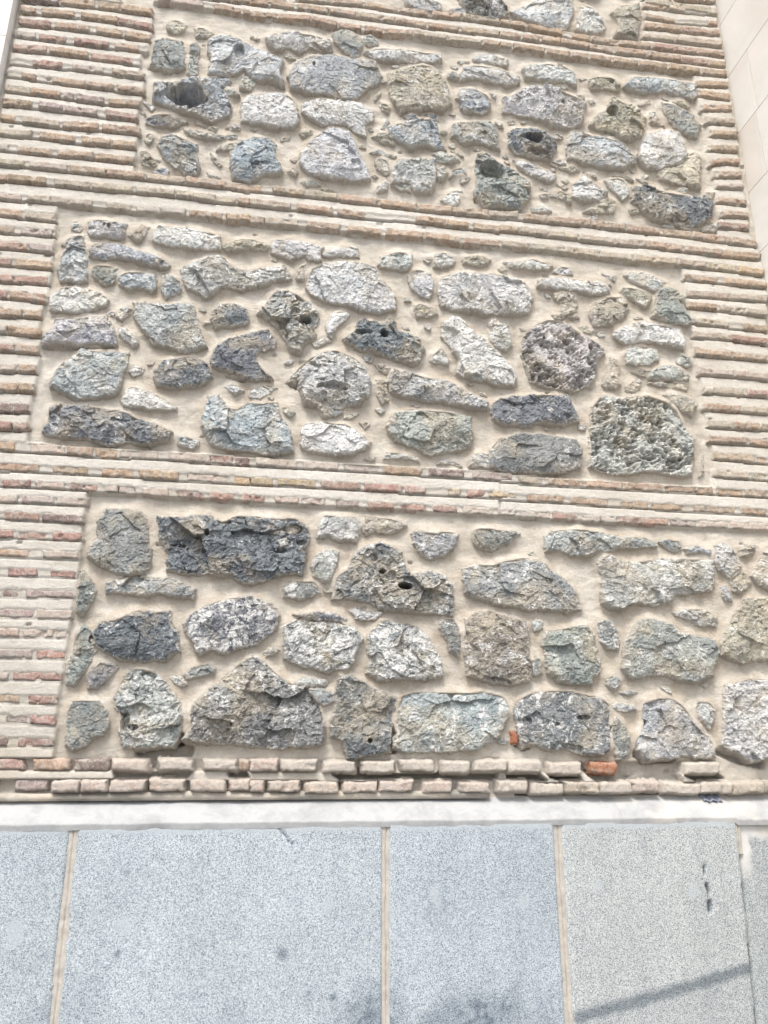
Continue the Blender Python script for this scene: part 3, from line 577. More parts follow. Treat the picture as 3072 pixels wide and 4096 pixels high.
# courses of brick: crop thickness | lower edge of the course | x0-x1 + tone of each brick ('c' course only, mortar over it)
BTONE = {'r': (0.492, 0.349, 0.3), 'o': (0.537, 0.405, 0.306), 'b': (0.504, 0.39, 0.3), 'p': (0.612, 0.48, 0.414), 'g': (0.528, 0.462, 0.366), 'd': (0.3, 0.228, 0.21), 'v': (0.444, 0.36, 0.348), 'w': (0.66, 0.594, 0.528), 'y': (0.562, 0.449, 0.316), 'R': (0.496, 0.332, 0.288), 'X': (0.52, 0.215, 0.125)}
COURSES = """
A45|130,-40 380,-32 800,20|140-390d 400-600b
A50|140,15 380,30 630,52 1010,105|140-390d 400-630o 650-795b 800-1010b
A45|130,85 240,95 500,118 780,155 1010,200|135-240b 275-500b 535-780b 785-1010r
A48|120,165 340,185 600,215 1000,275|120-340r 360-595b 640-815b 825-1000b
A45|90,240 440,283 720,320 980,345|105-240w 255-440r 490-725R 760-920b
A48|80,335 320,352 580,388 930,435|80-310r 325-585o 605-880r
A45|60,425 415,455 690,487 960,525|210-415r 480-690p 740-960g
A45|40,505 240,535 560,575 960,630|140-240b 340-560b 565-755b 775-960b
A48|30,605 400,650 690,695 940,710|30-200g 205-405o 420-485v 505-690v 720-935b
A48|15,700 210,715 600,765 910,805|15-215b 255-420v 425-645v 700-910r
A50|0,800 100,812 400,850 640,865 930,895|0-100y 145-395g 415-650b 675-930b
A52|0,900 215,915 500,950 900,990|0-215g 260-500b 540-735b 745-905b
A50|0,1000 340,1035 620,1055 890,1085|0-60w 115-345b 375-620b 625-890b
A50|0,1100 160,1112 440,1140 680,1165 960,1195 1230,1222 1500,1250 1659,1280|0-165g 190-445p 460-700b 705-960b 970-1230g 1235-1495b 1500-1740o
B48|-159,1250 0,1265 360,1305 580,1330 850,1365 1130,1400 1659,1450|150-360b 365-580g 590-850b 860-1110b 1120-1340b 1345-1580b 1590-1780g
C48|-60,1445 320,1480 600,1505 840,1535 1060,1560 1270,1580 1709,1642|150-310b 320-605b 615-840b 845-1060b 1080-1270b 1280-1500b 1510-1700b
A50|0,1200 300,1225 600,1255 870,1280 1160,1305 1450,1345 1659,1365|0-45b 50-305b 360-600g 605-880g 900-1160g 1170-1430g 1440-1565g 1575-1659b
B48|0,1365 270,1393 550,1425 760,1450 1070,1475 1450,1520 1659,1545|0-270g 310-550b 575-760b 1100-1285b 1295-1450b 1480-1659b
F48|-119,210 0,220 400,270 640,300 860,315 1100,345 1350,375 1615,400|-115-0b 5-200g 205-395g 410-635g 645-855g 865-1095b 1105-1350b 1360-1610b
A50|0,1325 160,1335 610,1375 820,1400 1230,1435 1475,1460 1659,1475|0-145p 180-330g 335-615g 700-870g 900-1065w 1070-1230w 1255-1475b 1500-1659b
B50|0,1480 310,1505 600,1535 870,1565 1150,1590 1400,1620 1659,1640|0-90b 95-320g 370-600b 640-870b 900-1150b 1160-1390b 1420-1659b
F50|-119,315 70,330 340,355 760,410 1050,435 1450,480 1630,510|-115-70g 75-345g 350-535g 545-755g 770-1050g 1060-1250g 1255-1450g 1465-1630y
A42|1020,-62 1350,-25 1659,8 1900,35|1380-1659r 1665-1880b
A42|1020,-42 1350,-5 1659,25|1050-1340b 1400-1530r 1540-1659b
B42|0,25 290,58 520,88 700,115 960,150 1170,185 1390,212 1659,242|0-125b 135-290b 310-520b 525-700b 710-960b 965-1170b 1185-1390b 1400-1655b
C42|0,242 140,262 400,295 750,352 970,380 1180,410 1500,450|0-140b 150-265b 275-400b 405-590b 595-750o 770-970b 985-1200b 1205-1380r 1385-1500b
A42|1020,10 1350,50 1600,92 1659,110|1050-1130r 1135-1350p 1420-1600o 1615-1655b
B42|0,112 410,145 570,185 750,210 1080,240 1300,270 1659,315|0-180b 190-400b 410-580b 590-740b 760-880b 890-1080b 1090-1300g 1310-1540g 1550-1655b
C42|0,315 300,355 450,380 750,415 920,440 1110,462 1330,492 1510,510|0-80b 90-300b 310-465b 475-585b 595-740b 755-920b 925-1110b 1120-1330b 1340-1505b
B40|300,5 540,25 750,42 990,85 1180,110 1400,130 1659,165|320-540b 550-750b 760-980b 990-1180b 1210-1400b 1410-1655g
C40|0,165 180,198 400,240 600,275 780,305 1010,325 1320,360 1490,380|0-180b 185-410o 480-600b 605-785b 790-1000b 1010-1150r 1160-1310r 1315-1490b
C36|940,0 1430,25|950-1140b 1150-1430b
C36|950,55 1100,65 1230,85 1440,105|945-1110b 1120-1230g 1380-1440g
C34|965,122 1160,155 1445,172|970-1160b 1380-1445b
C42|960,190 1130,205 1460,238|960-1200b 1205-1460b
C42|940,255 1200,285 1480,315|945-1160g 1165-1475g
C44|1300,575 1520,580|1310-1520b
C46|1310,635 1530,668|1330-1530b
C44|1330,735 1540,735|1350-1540b
C44|1360,820 1560,830|1370-1425g 1430-1560g
C44|1395,905 1580,915|1405-1580b
C44|1380,1000 1585,1012|1400-1585b
C40|1390,1105 1490,1085 1590,1095|1400-1590b
C46|1420,1180 1605,1180|1450-1605b
C34|1435,1250 1620,1255|1440-1620p
C44|1440,1345 1640,1365|1450-1640b
C42|1460,1445 1550,1440 1659,1450|1470-1650b
C44|1445,1513 1659,1532|1450-1655r
D55|0,105 370,145|0-145b 160-370g
D55|0,215 370,248|0-95b 130-350v
D55|0,318 350,355|0-185r 190-350v
D55|0,435 345,460|0-75r 100-340o
D55|0,545 325,562|0-85r 90-320r
D56|0,650 310,682|0-45r 60-300b
D58|0,775 275,785|0-150b 155-275b
D56|0,885 275,910|0-40w 50-275o
D58|0,1005 260,1025|0-100r 105-250b
D58|0,1140 245,1150|0-110p 115-240b
D62|0,1270 225,1280|0-115o 120-225b
D62|0,1405 190,1415|0-85d 90-190d
D58|0,1525 185,1532|0-80R 85-185r
F46|1105,530 1335,555 1659,590|1105-1330b 1370-1655o
F46|1125,640 1400,660 1659,680|1125-1400g 1405-1655g
F46|1130,720 1320,735 1659,780|1130-1320b 1340-1500g 1505-1655g
F46|1150,820 1400,850 1659,880|1170-1400g 1500-1655b
F46|1160,915 1380,930 1659,965|1160-1410g 1420-1655r
F48|1175,1030 1659,1075|1175-1420b 1425-1655b
F50|1200,1160 1430,1175 1659,1200|1200-1430p 1440-1655p
F50|1235,1285 1659,1310|1235-1300w 1310-1500g 1520-1655r
F50|1235,1395 1659,1425|1240-1475b 1480-1655g
F50|1260,1510 1600,1530 1659,1532|1265-1430g 1435-1590b 1600-1655g
F50|1265,1610 1530,1625 1659,1640|1265-1520b 1535-1655b
I50|1300,225 1659,255|1300-1570b 1580-1655b
I50|1305,340 1659,370|1305-1540g 1550-1655g
G60|0,165 430,190 660,212 1050,225 1659,270|0-100o 195-430p 440-620b 628-780o 785-1050p 1120-1390p 1395-1550R 1560-1655d
H56|0,267 600,302 1170,335 1430,350 1659,367|40-310p 345-590p 620-860v 885-1150b 1185-1430d 1475-1740v
I52|-110,378 0,385 700,425 1300,460 1659,480|0-165g 185-440b 450-700b 710-965b 975-1185b 1190-1300b 1315-1500b 1505-1655b
G60|0,305 260,310 580,330 1180,365 1659,395|0-260o 340-585o 670-885o 920-1185o 1240-1515p 1545-1659y
H54|0,393 440,415 740,430 1170,460 1560,478 1659,485|0-155y 180-440y 470-740r 760-1015R 1030-1170r 1310-1400g 1440-1560r 1580-1770y
I50|-110,492 0,500 330,520 660,545 1100,570 1659,600|60-310b 345-600b 680-870b 890-1100b 1160-1450b 1480-1655b
G54|0,405 430,425 640,440 930,460 1350,490 1659,505|15-205R 235-430p 460-555d 560-650r 690-780p 785-900p 940-1120p 1170-1350R 1385-1555R 1600-1659R
H50|0,508 500,532 720,547 960,560 1659,600|0-100R 160-325p 340-500p 570-730v 780-960R 995-1175R 1215-1380r 1410-1620p 1640-1770w
I48|-110,600 0,605 390,635 700,650 990,665 1659,700|20-120w 130-215p 230-395r 430-550w 555-660w 670-805r 815-1000r 1010-1190v 1205-1400p 1410-1590p 1595-1655p
G54|0,512 560,530|0-120p 140-360v 370-580p
G54|0,620 270,635 550,655|25-255R 275-550d
G56|0,750 550,768|0-90R 115-315R 345-540R
G54|0,870 530,890|0-190o 280-520p
G56|0,1000 250,1005 510,1017|50-250R 325-500R
G56|0,1140 490,1150|15-120d 170-490v
G60|0,1275 470,1287|0-230v 245-475p
G60|0,1405 450,1415|0-130p 150-355p 362-445p
G62|0,1545 435,1555|0-210v 235-435R
J60|0,365 415,375|0-60p 80-415r
J62|0,515 380,530|0-125o 185-385r
J66|0,655 370,667|30-190v 195-365R
J66|0,805 355,812|0-55d 115-355r
J74|0,960 460,966 720,962 1280,970 1659,968|0-155r 215-460o 485-720d 750-985p 1055-1280w 1345-1570w 1590-1659o
K72|0,972 1659,978|0-180p 215-440w 485-700w 740-955w 1000-1220w 1270-1455w 1490-1700w
L74|-64,978 655,990 1325,986|-64-150w 200-410w 470-655X 1105-1325w
J74|0,1100 1659,1106|90-310v 350-530p 540-710p 735-965p 990-1225p 1265-1490p 1525-1659p
K72|0,1108 1659,1112|0-85p 115-330p 365-580p 620-840p 860-1075p 1140-1335p 1380-1585p 1640-1833w
L72|60,1118 530,1120 740,1112 930,1108 1200,1122 1410,1118 1659,1112|80-295w 305-530g 540-745w 755-925p 960-1200w 1205-1410w 1418-1620g 1625-1655g
"""

# places where mortar has fallen out: crop depth(mm) | outline
RECESS = """
J34|890,835 980,830 1150,800 1180,722 1212,722 1215,790 1290,800 1270,875 1100,900 1000,905 890,872
J22|740,965 1050,970 1275,975 1240,1022 760,1022
J24|985,900 1055,900 1055,972 985,962
J30|700,1050 728,1050 728,1098 700,1098
J26|968,1050 988,1050 988,1100 968,1100
J30|1572,930 1600,950 1640,968 1660,1020 1520,1015 1500,975
K44|540,985 700,975 705,940 738,940 738,975 955,985 1000,985 1220,985 1265,975 1659,985 1659,1036 1200,1038 840,1032 600,1032
K55|940,650 975,740 950,745 975,850 928,850
K30|95,1040 115,1040 115,1090 88,1090
K30|342,1048 362,1048 358,1090 340,1085
K26|585,1045 620,1045 620,1110 585,1110
K30|845,1050 862,1060 862,1100 845,1100
K40|1565,885 1659,890 1659,903 1565,903
L50|-60,978 150,982 165,1000 215,1042 60,1042 -60,1042
L55|200,983 405,990 435,1042 300,1042 215,1010
L26|655,905 1100,905 1080,985 1110,1045 560,1045 640,1000
L24|400,900 470,920 480,985 640,992 800,1040 540,1040 470,1000
L40|0,1120 530,1122 740,1115 960,1125 1659,1112 1659,1170 1200,1162 480,1150 0,1150
L42|1100,992 1345,985 1400,1025 1200,1045
L40|-10,710 12,720 25,790 95,820 40,832 -10,800
L44|785,830 880,905 1050,900 1040,885 1070,885 1060,915 860,920 780,870
L30|1330,820 1400,840 1480,870 1540,920 1659,910 1659,960 1500,930 1330,860
E50|245,1205 335,1195 338,1262 300,1240
E55|905,1215 925,1210 925,1275 912,1265
J60|1170,735 1205,720 1210,795 1160,800
D20|1490,1140 1640,1190 1600,1200 1500,1165
D16|280,960 500,970 760,960 760,975 500,990 300,980
B18|470,1240 600,1260 560,1270
B22|560,180 660,185 740,210 600,195
"""
# ------------------------------------------------------------------ the masonry wall
LEFT_X, _ = 0, 0
xl0, zl0 = at(78, 0); xl1, zl1 = at(0, 430)
XL = (xl0 + xl1) / 2 - .01                 # inner edge of the left pilaster
xr0, _ = at(2863, 0); xr1, _ = at(3072, 1161)
XR = (xr0 + xr1) / 2 + .004                # inner edge of the right pilaster
Z_LEDGE = at(1536, 3190)[1]                # top of the white ledge at the wall
Z_TOP = 5.35
wall = thing('masonry_wall', 'old wall of banded thin bricks framing three panels of grey rubble stones in tan mortar', 'wall')

GX, GZ = .0048, .0048
nx = int((XR - XL) / GX) + 1; nz = int((Z_TOP - (Z_LEDGE - .03)) / GZ) + 1
gx = np.linspace(XL, XR, nx); gz = np.linspace(Z_LEDGE - .03, Z_TOP, nz)
MX, MZ = np.meshgrid(gx, gz)
def sub(poly, pad=0.0):
    P = np.array(poly); i0 = np.searchsorted(gx, P[:, 0].min() - pad); i1 = np.searchsorted(gx, P[:, 0].max() + pad)
    j0 = np.searchsorted(gz, P[:, 1].min() - pad); j1 = np.searchsorted(gz, P[:, 1].max() + pad)
    return slice(j0, max(j1, j0)), slice(i0, max(i1, i0))

stones = []
for ln in STONES.strip().splitlines():
    hd, *ps = ln.split()
    stones.append((hd[0], hd[1], hd[2:], [atc(hd[1], *map(float, p.split(','))) for p in ps]))
# rows of rubble above the photograph's edge
rs = random.Random(5)
for k in range(9):
    cx = at(1750, -160)[0] + k * .19 - .25; cz = 4.98 + rs.uniform(-.04, .04)
    if cx < XR - .45:
        n = 8; stones.append((rs.choice('lmtn'), 'Q', '', [(cx + .085 * math.cos(a) * rs.uniform(.8, 1.1), cz + .10 * math.sin(a) * rs.uniform(.8, 1.1)) for a in [i * 2 * math.pi / n for i in range(n)]]))
chip = random.Random(77)
def inside(x, z, P, m): return sdist(np.array([x]), np.array([z]), P)[0] > -m
PAN = [[src('A', 1010, 120), src('C', 1280, 520), src('C', 1380, 1440), src('A', 940, 1130)], [src('D', 400, 130), src('F', 1080, 500), src('F', 1200, 1780), src('D', 230, 1560)], [src('G', 620, 500), src('I', 1659, 760), src('L', 1659, 880), src('J', 420, 850)]]
for qi, Q in enumerate(PAN):
    Qw = [at(*p) for p in Q]; xs_ = [p[0] for p in Qw]; zs_ = [p[1] for p in Qw]; n_ok = 0
    for _ in range(1500):
        x, z = chip.uniform(min(xs_), max(xs_)), chip.uniform(min(zs_), max(zs_)); r = chip.uniform(.008, .019)
        if n_ok >= (42, 24, 9)[qi]: break
        if not inside(x, z, Qw, -.03): continue
        if any(abs(x - s_[3][0][0]) < .35 and abs(z - s_[3][0][1]) < .35 and inside(x, z, s_[3], r + .004) for s_ in stones): continue
        n = chip.choice((4, 5, 6)); a0 = chip.uniform(0, 3); ang = chip.uniform(-.6, .6); st_ = chip.uniform(1.1, 2.0)
        pp = []
        for i in range(n):
            a = a0 + i * 2 * math.pi / n; u, v = r * chip.uniform(.7, 1.15) * math.cos(a) * st_, r * chip.uniform(.6, 1.1) * math.sin(a)
            pp.append((x + u * math.cos(ang) - v * math.sin(ang), z + u * math.sin(ang) + v * math.cos(ang)))
        stones.append((chip.choice('tltmlk'), 'Q', '', pp)); n_ok += 1
hollows = []
for ln in HOLLOWS.strip().splitlines():
    c, p, r_, d = ln.split(); px, py = map(float, p.split(',')); rx, ry = map(float, r_.split(','))
    x0, z0 = atc(c, px, py); x1, z1 = atc(c, px + rx, py - ry)
    hollows.append((x0, z0, abs(x1 - x0), abs(z1 - z0), float(d) / 1000))

def cut(line, xs):                         # height of a measured polyline at crop x
    return np.interp(xs, [p[0] for p in line], [p[1] for p in line])
courses, bricks, lowc, flushc = [], [], [], []
rb = random.Random(11)
for ln in COURSES.strip().splitlines():
    hd, pl, bs = ln.split('|'); c, th = hd[0], float(hd[1:]); L = pts(pl)
    cutb = 6 if c in 'ABCDEF' else 1; flush = c in 'GHIJKL' and th < 70; th = th - cutb; L = [(p[0], p[1] - cutb) for p in L]
    xs = np.linspace(L[0][0], L[-1][0], max(4, int((L[-1][0] - L[0][0]) / 60)))
    low = [atc(c, x, cut(L, x)) for x in xs]; upp = [atc(c, x, cut(L, x) - th) for x in xs]
    bl = []
    for tok in bs.split():
        m = tok[:-1].rsplit('-', 1); x0, x1 = float(m[0]), float(m[1]); bl.append((x0, x1, tok[-1]))
    if xs[0] < 1 and c in 'ADGJ' and c not in 'A' or (c == 'A' and xs[0] < 1):   # the course runs on past the frame to the pilaster
        lz = low[0][1]; uz = upp[0][1]; sl = (low[1][1] - low[0][1]) / (low[1][0] - low[0][0]) * .5
        X0 = XL + .002; dx = low[0][0] - X0
        if dx > .02:
            low.insert(0, (X0, lz - sl * dx)); upp.insert(0, (X0, uz - sl * dx))
            x = low[1][0]; first = True
            if bl[0][0] < 2:                # the cut brick
                x = x - rb.uniform(.02, .10)
                ext = x
            else: ext = None
            k = 0
            if ext is not None: bl[0] = (bl[0][0], bl[0][1], bl[0][2], ext)
            xx = x - .012
            while xx - .1 > X0:
                wd = rb.choice((.11, .13, .15)); bricks.append(('gen', [(xx - wd, lz), (xx, lz), (xx, uz), (xx - wd, uz)], rb.choice('prbvo'), th)); xx -= wd + .012
    if c in 'FIL' and xs[-1] >= 1655 and low[-1][0] < XR - .03:
        sl = (low[-1][1] - low[-2][1]) / (low[-1][0] - low[-2][0]) * .5
        lx, lz = low[-1]; uz = upp[-1][1]; X1 = XR - .002
        xx = lx + .008
        while xx + .09 < X1:
            wd = min(rb.choice((.11, .13, .15)), X1 - xx); bricks.append(('gen', [(xx, lz), (xx + wd, lz), (xx + wd, uz), (xx, uz)], rb.choice('bgpb'), th)); xx += wd + .012
        low.append((X1, lz + sl * (X1 - lx))); upp.append((X1, uz + sl * (X1 - lx)))
    courses.append(low + upp[::-1])
    if flush: flushc.append(courses[-1])
    if th >= 69: lowc.append(courses[-1])
    for b in bl:
        x0, x1, t = b[:3]
        if t == 'c': continue
        a, a1 = cut(L, x0), cut(L, x1); am = cut(L, (x0 + x1) / 2)
        p = [atc(c, x0, a), atc(c, (x0 + x1) / 2, am), atc(c, x1, a1), atc(c, x1, a1 - th), atc(c, (x0 + x1) / 2, am - th), atc(c, x0, a - th)]
        if len(b) > 3: p[0] = (b[3], p[0][1]); p[5] = (b[3], p[5][1])
        bricks.append((c, p, t, th))
bricks.append(('L', [atc('L', *p) for p in ((-45, 705), (-12, 715), (8, 750), (5, 795), (-40, 790))], 'X', 72))
# brick piers carry on above the frame
topb = []
for k in range(6):
    z = 4.87 + k * .075
    for (xa, xb) in ((XL + .01, at(620, 0)[0]), (at(2760 - 180, 0)[0], XR - .01)):
        courses.append([(xa, z), (xb, z), (xb, z + .036), (xa, z + .036)]); xx = xa
        while xx + .1 < xb:
            wd = min(rb.choice((.12, .15, .24)), xb - xx); bricks.append(('gen', [(xx, z), (xx + wd, z), (xx + wd, z + .036), (xx, z + .036)], rb.choice('bgop'), 40)); xx += wd + .012

# masks on the mortar grid
cm = np.zeros(MX.shape, bool); sm = np.zeros(MX.shape, np.float32); gm = np.zeros(MX.shape, np.float32)
for P in courses:
    s = sub(P, .01)
    if MX[s].size: cm[s] |= sdist(MX[s], MZ[s], P) > 0
for t, c, f, P in stones:
    s = sub(P, .01)
    if MX[s].size: sm[s] = np.maximum(sm[s], (sdist(MX[s], MZ[s], P) > 0))
bmask = np.zeros(MX.shape, np.float32); lowm = np.zeros(MX.shape, bool)
for P in lowc:
    s = sub(P, .01)
    if MX[s].size: lowm[s] |= sdist(MX[s], MZ[s], P) > 0
for c, P, t, th in bricks:
    s = sub(P, .01)
    if MX[s].size: bmask[s] = np.maximum(bmask[s], (sdist(MX[s], MZ[s], P) > 0))
def blur(a, r, n=3):
    a = a.astype(np.float32)
    for _ in range(n):
        for ax in (0, 1):
            p = np.pad(a, [(r + 1, r) if i == ax else (0, 0) for i in (0, 1)], mode='edge'); cs = np.cumsum(p, axis=ax, dtype=np.float64)
            sl1 = [slice(None)] * 2; sl2 = [slice(None)] * 2; sl1[ax] = slice(2 * r + 1, None); sl2[ax] = slice(0, -(2 * r + 1))
            a = ((cs[tuple(sl1)] - cs[tuple(sl2)]) / (2 * r + 1)).astype(np.float32)
    return a
# distance to the course below / above, and height inside a course measured from its top
BIG = 9.0
below = np.full(MX.shape, BIG, np.float32); above = np.full(MX.shape, BIG, np.float32); intop = np.full(MX.shape, BIG, np.float32)
cur = np.full(nx, BIG)
for j in range(nz):
    cur = np.where(cm[j], 0, cur + GZ); below[j] = cur
cur = np.full(nx, BIG); ct = np.zeros(nx)
for j in range(nz - 1, -1, -1):
    cur = np.where(cm[j], 0, cur + GZ); above[j] = cur
    ct = np.where(cm[j], ct + GZ, 0); intop[j] = ct
span = above + below
joint = (~cm) & (span < .068) & (sm < .5)
zone = blur((joint.astype(np.float32) + .42 * cm) * np.where(MZ < 1.62, .55, 1), 2, 2)
n_lo = fbm(MX, MZ, 5, 3, 3); n_mid = fbm(MX, MZ, 22, 4, 9); n_fi = fbm(MX, MZ, 95, 3, 31)
trow = fbm(MX * .45, MZ * 1.5, 30, 3, 77)
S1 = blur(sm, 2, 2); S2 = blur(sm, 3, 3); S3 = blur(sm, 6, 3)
def shift(a, dz):
    k = int(round(dz / GZ)); return np.roll(a, k, axis=0)
# depth is positive INTO the wall
rub = .019 + .004 * n_lo + .0022 * trow + .0052 * n_mid + .0024 * n_fi
rub -= .017 * np.clip(shift(S2, .006) * 1.5, 0, 1)               # mortar dressed up against the upper edges of stones
rub += .012 * np.clip(shift(S2, -.012) - .15, 0, 1) * (1 - shift(S2, .012))     # and hollow under them
u = np.clip(above / np.maximum(span, 1e-4), 0, 1)      # 0 under the upper course, 1 on top of the lower one
gd = np.clip((MZ - 2.0) / .7, 0, 1) * .6 + .4
jd = .022 * gd * np.clip(1.2 - above / (.009 * (.5 + .5 * gd)), 0, 1) + .007 * gd * (1 - u) + .0008
jd += .0016 * n_mid + .0006 * n_fi + .0015 * n_lo
lip = -.0015 + .0022 * n_mid + np.where(intop < .055, intop, 0) * .35
incourse = np.where(cm, .0045 + .003 * n_mid + .0008 * n_fi, 0)
incourse = incourse + np.where(lowm, .018, 0)
Y = rub.copy()
Y = np.where(joint, jd, Y)
Y = np.where(cm, np.where((intop < .003 + .008 * np.clip((MZ - 2.0) / .7, 0, 1) + .012 * n_mid + .006 * n_fi) & (~lowm), np.minimum(incourse, lip + .0005), incourse), Y)
under = (~cm) & (~joint) & (above < .012) & (above > 0)              # shadow gap below the lowest course of a band
Y = np.where(under, Y + .016 * (1 - above / .012), Y)
Yb = blur(Y, 1, 1); Y = np.where(cm | joint, Y, Yb)
for ln in RECESS.strip().splitlines():
    hd, ps = ln.split('|'); c, dep = hd[0], float(hd[1:]) / 1000
    P = [atc(c, *p) for p in pts(ps)]; s = sub(P, .02)
    if not MX[s].size: continue
    d = sdist(MX[s], MZ[s], P) + .003 * n_mid[s]
    k = np.clip(d / .007 + .3, 0, 1); k = k * k * (3 - 2 * k)
    dep *= 1.5
    Y[s] = Y[s] * (1 - k) + np.maximum(Y[s], dep + .006 * n_mid[s] + .003 * n_fi[s]) * k
    gm[s] = np.maximum(gm[s], k * .25); zone[s] = zone[s] * (1 - k)  # shade of the recess painted in: mortar colour darkened inside it
# small voids in the pointing
pit = np.zeros(MX.shape)
rp = random.Random(3)
for _ in range(150):
    i = rp.randrange(nx); j = rp.randrange(nz); r = rp.choice((1, 1, 1, 2))
    pit[max(0, j - r):j + r, max(0, i - r):i + r + 1] = .008
Y = Y + pit * (sm < .5)
edge = np.minimum(MX - XL, XR - MX); Y = Y - .004 * np.exp(-np.clip(edge, 0, 1) / .012)
MORT = Y
def mort_at(x, z):
    i = np.clip(((x - XL) / (gx[1] - gx[0])).astype(int), 0, nx - 1); j = np.clip(((z - gz[0]) / (gz[1] - gz[0])).astype(int), 0, nz - 1)
    return MORT[j, i]
hide = blur((np.maximum(sm, 0)).astype(np.float32), 3, 1) > .985   # leave out mortar buried deep behind stones
Yst = np.where(sm > .5, Y + .012, Y)
# mortar sheet sinks behind the stones and bricks
deep = blur(sm, 2, 1); Yst = Y + np.clip(deep - .72, 0, 1) * .22
Yst = np.where(cm & (blur(bmask, 1, 1) > .95) & (intop > .014), Y + .02, Yst)
m_ = grid_obj('pointing', MX, MZ, Yst, ~hide, M_MO, wall, {'zone': np.clip(zone + .25 * n_lo, 0, 1), 'grime_shade': gm, 'brown_tint': np.clip((S3 - .12) * 3, 0, .7) * (1 - zone)})
box_obj('wall_core', XL - .35, XR + .9, .30, .6, 0.0, Z_TOP - .01, M_CORE, wall)

def rock(name, poly, res, relief, edge_r, mat, seed, col, alpha, flags='', brick=False, base=0.0):
    P = np.array(poly); x0, z0 = P.min(0) - .016; x1, z1 = P.max(0) + .016
    ax = np.arange(x0, x1 + res, res); az = np.arange(z0, z1 + res, res)
    X, Z = np.meshgrid(ax, az)
    sdv = sdist(X, Z, poly); size = math.sqrt(max(1e-5, (x1 - x0) * (z1 - z0)))
    wob = (.0040 if brick else min(.008, .045 * size)) * fbm(X, Z, 34 if brick else 30, 4, seed, .6) + (.0018 if brick else .0032) * fbm(X, Z, 130, 3, seed + 3, .6) + (.0004 if brick else .0032)
    d = sdv + wob; di = np.clip(d, 0, None)
    prof = np.sqrt(1 - (1 - np.clip(di / edge_r, 0, 1)) ** 2)
    zc = (Z - z0) / max(1e-4, z1 - z0); cx, cz = P.mean(0)
    if brick:
        h = relief * prof + .0030 * fbm(X, Z, 30, 3, seed + 7) * prof + .0010 * fbm(X, Z, 170, 2, seed + 8)
        h = h - .0045 * np.clip(fbm(X, Z, 38, 2, seed + 15) - .38, 0, 1) * 3 * prof
        h += (hsh(np.array(seed), np.array(3), 1) - .5) * .005
    else:
        h = relief * prof * (1.22 - .72 * zc + .25 * fbm(X, Z, 9, 2, seed + 33))
        h += min(.009, .04 * size) * np.clip(di / max(.015, size * .22), 0, 1) ** .7
        rough = 1.3 if '!' in flags else (.4 if flags == 'k' else .55) + .5 * float(hsh(np.array(seed), np.array(9), 2))
        c1, _, e1 = cells(X + .011 * fbm(X, Z, 22, 2, seed + 2), Z + .009 * fbm(X, Z, 22, 2, seed + 4), max(.03, size * .34), seed + 40, .18 * rough, .0034 * rough)
        c2, _, _ = cells(X + .006 * fbm(X, Z, 60, 2, seed + 2), Z, .019, seed + 60, .24 * rough, .0024 * rough)
        k = np.clip(di / .010, 0, 1)
        c3, _, _ = cells(X, Z, .009, seed + 65, .16 * rough, .0007 * rough)
        h += (c1 + c2 + c3) * k + .0060 * rough * fbm(X, Z, 13, 5, seed + 70, .58) * k + .0018 * fbm(X, Z, 120, 3, seed + 80) * rough
        h += .0016 * fbm(X, Z, 210, 2, seed + 81)
        if '~' in flags:
            for sc_, am in ((.024, .019), (.013, .017), (.0075, .007)):
                gxx, _, _ = cells(X, Z, sc_, seed + 90, 0, 0); _, f1, f2 = cells(X + .009 * fbm(X, Z, 38, 3, seed + 92), Z + .007 * fbm(X, Z, 42, 3, seed + 93), sc_, seed + 91, 0, 0)
                h -= am * np.clip(.55 - f1, 0, .55) / .55 * k * np.clip(.6 + 1.6 * fbm(X, Z, 30, 3, seed + 95), .1, 1.3)
        for (hx, hz, rx, rz, dep) in hollows:
            if x0 < hx < x1 and z0 < hz < z1:
                q = np.hypot((X - hx) / rx, (Z - hz) / rz) + .28 * fbm(X, Z, 40, 3, 5)
                h -= dep * 1.15 * np.clip((1.22 - q) * 3.5, 0, 1)
    h = np.where(d > 0, h, -.002 + d * 2.6); h = np.where(d > 0, h, np.minimum(h, 0))
    keep = (d > -.010) & (sdv > -.016)
    back = base
    Yv = back - h
    rim = np.exp(-np.clip(d, 0, 1) / (.006 if brick else .014))
    o = grid_obj(name, X, Z, Yv, keep, mat, wall, {'rim': rim}, origin=(cx, 0.0, cz), smooth=brick)
    if o is not None:
        o.color = (*col, alpha)
    return o

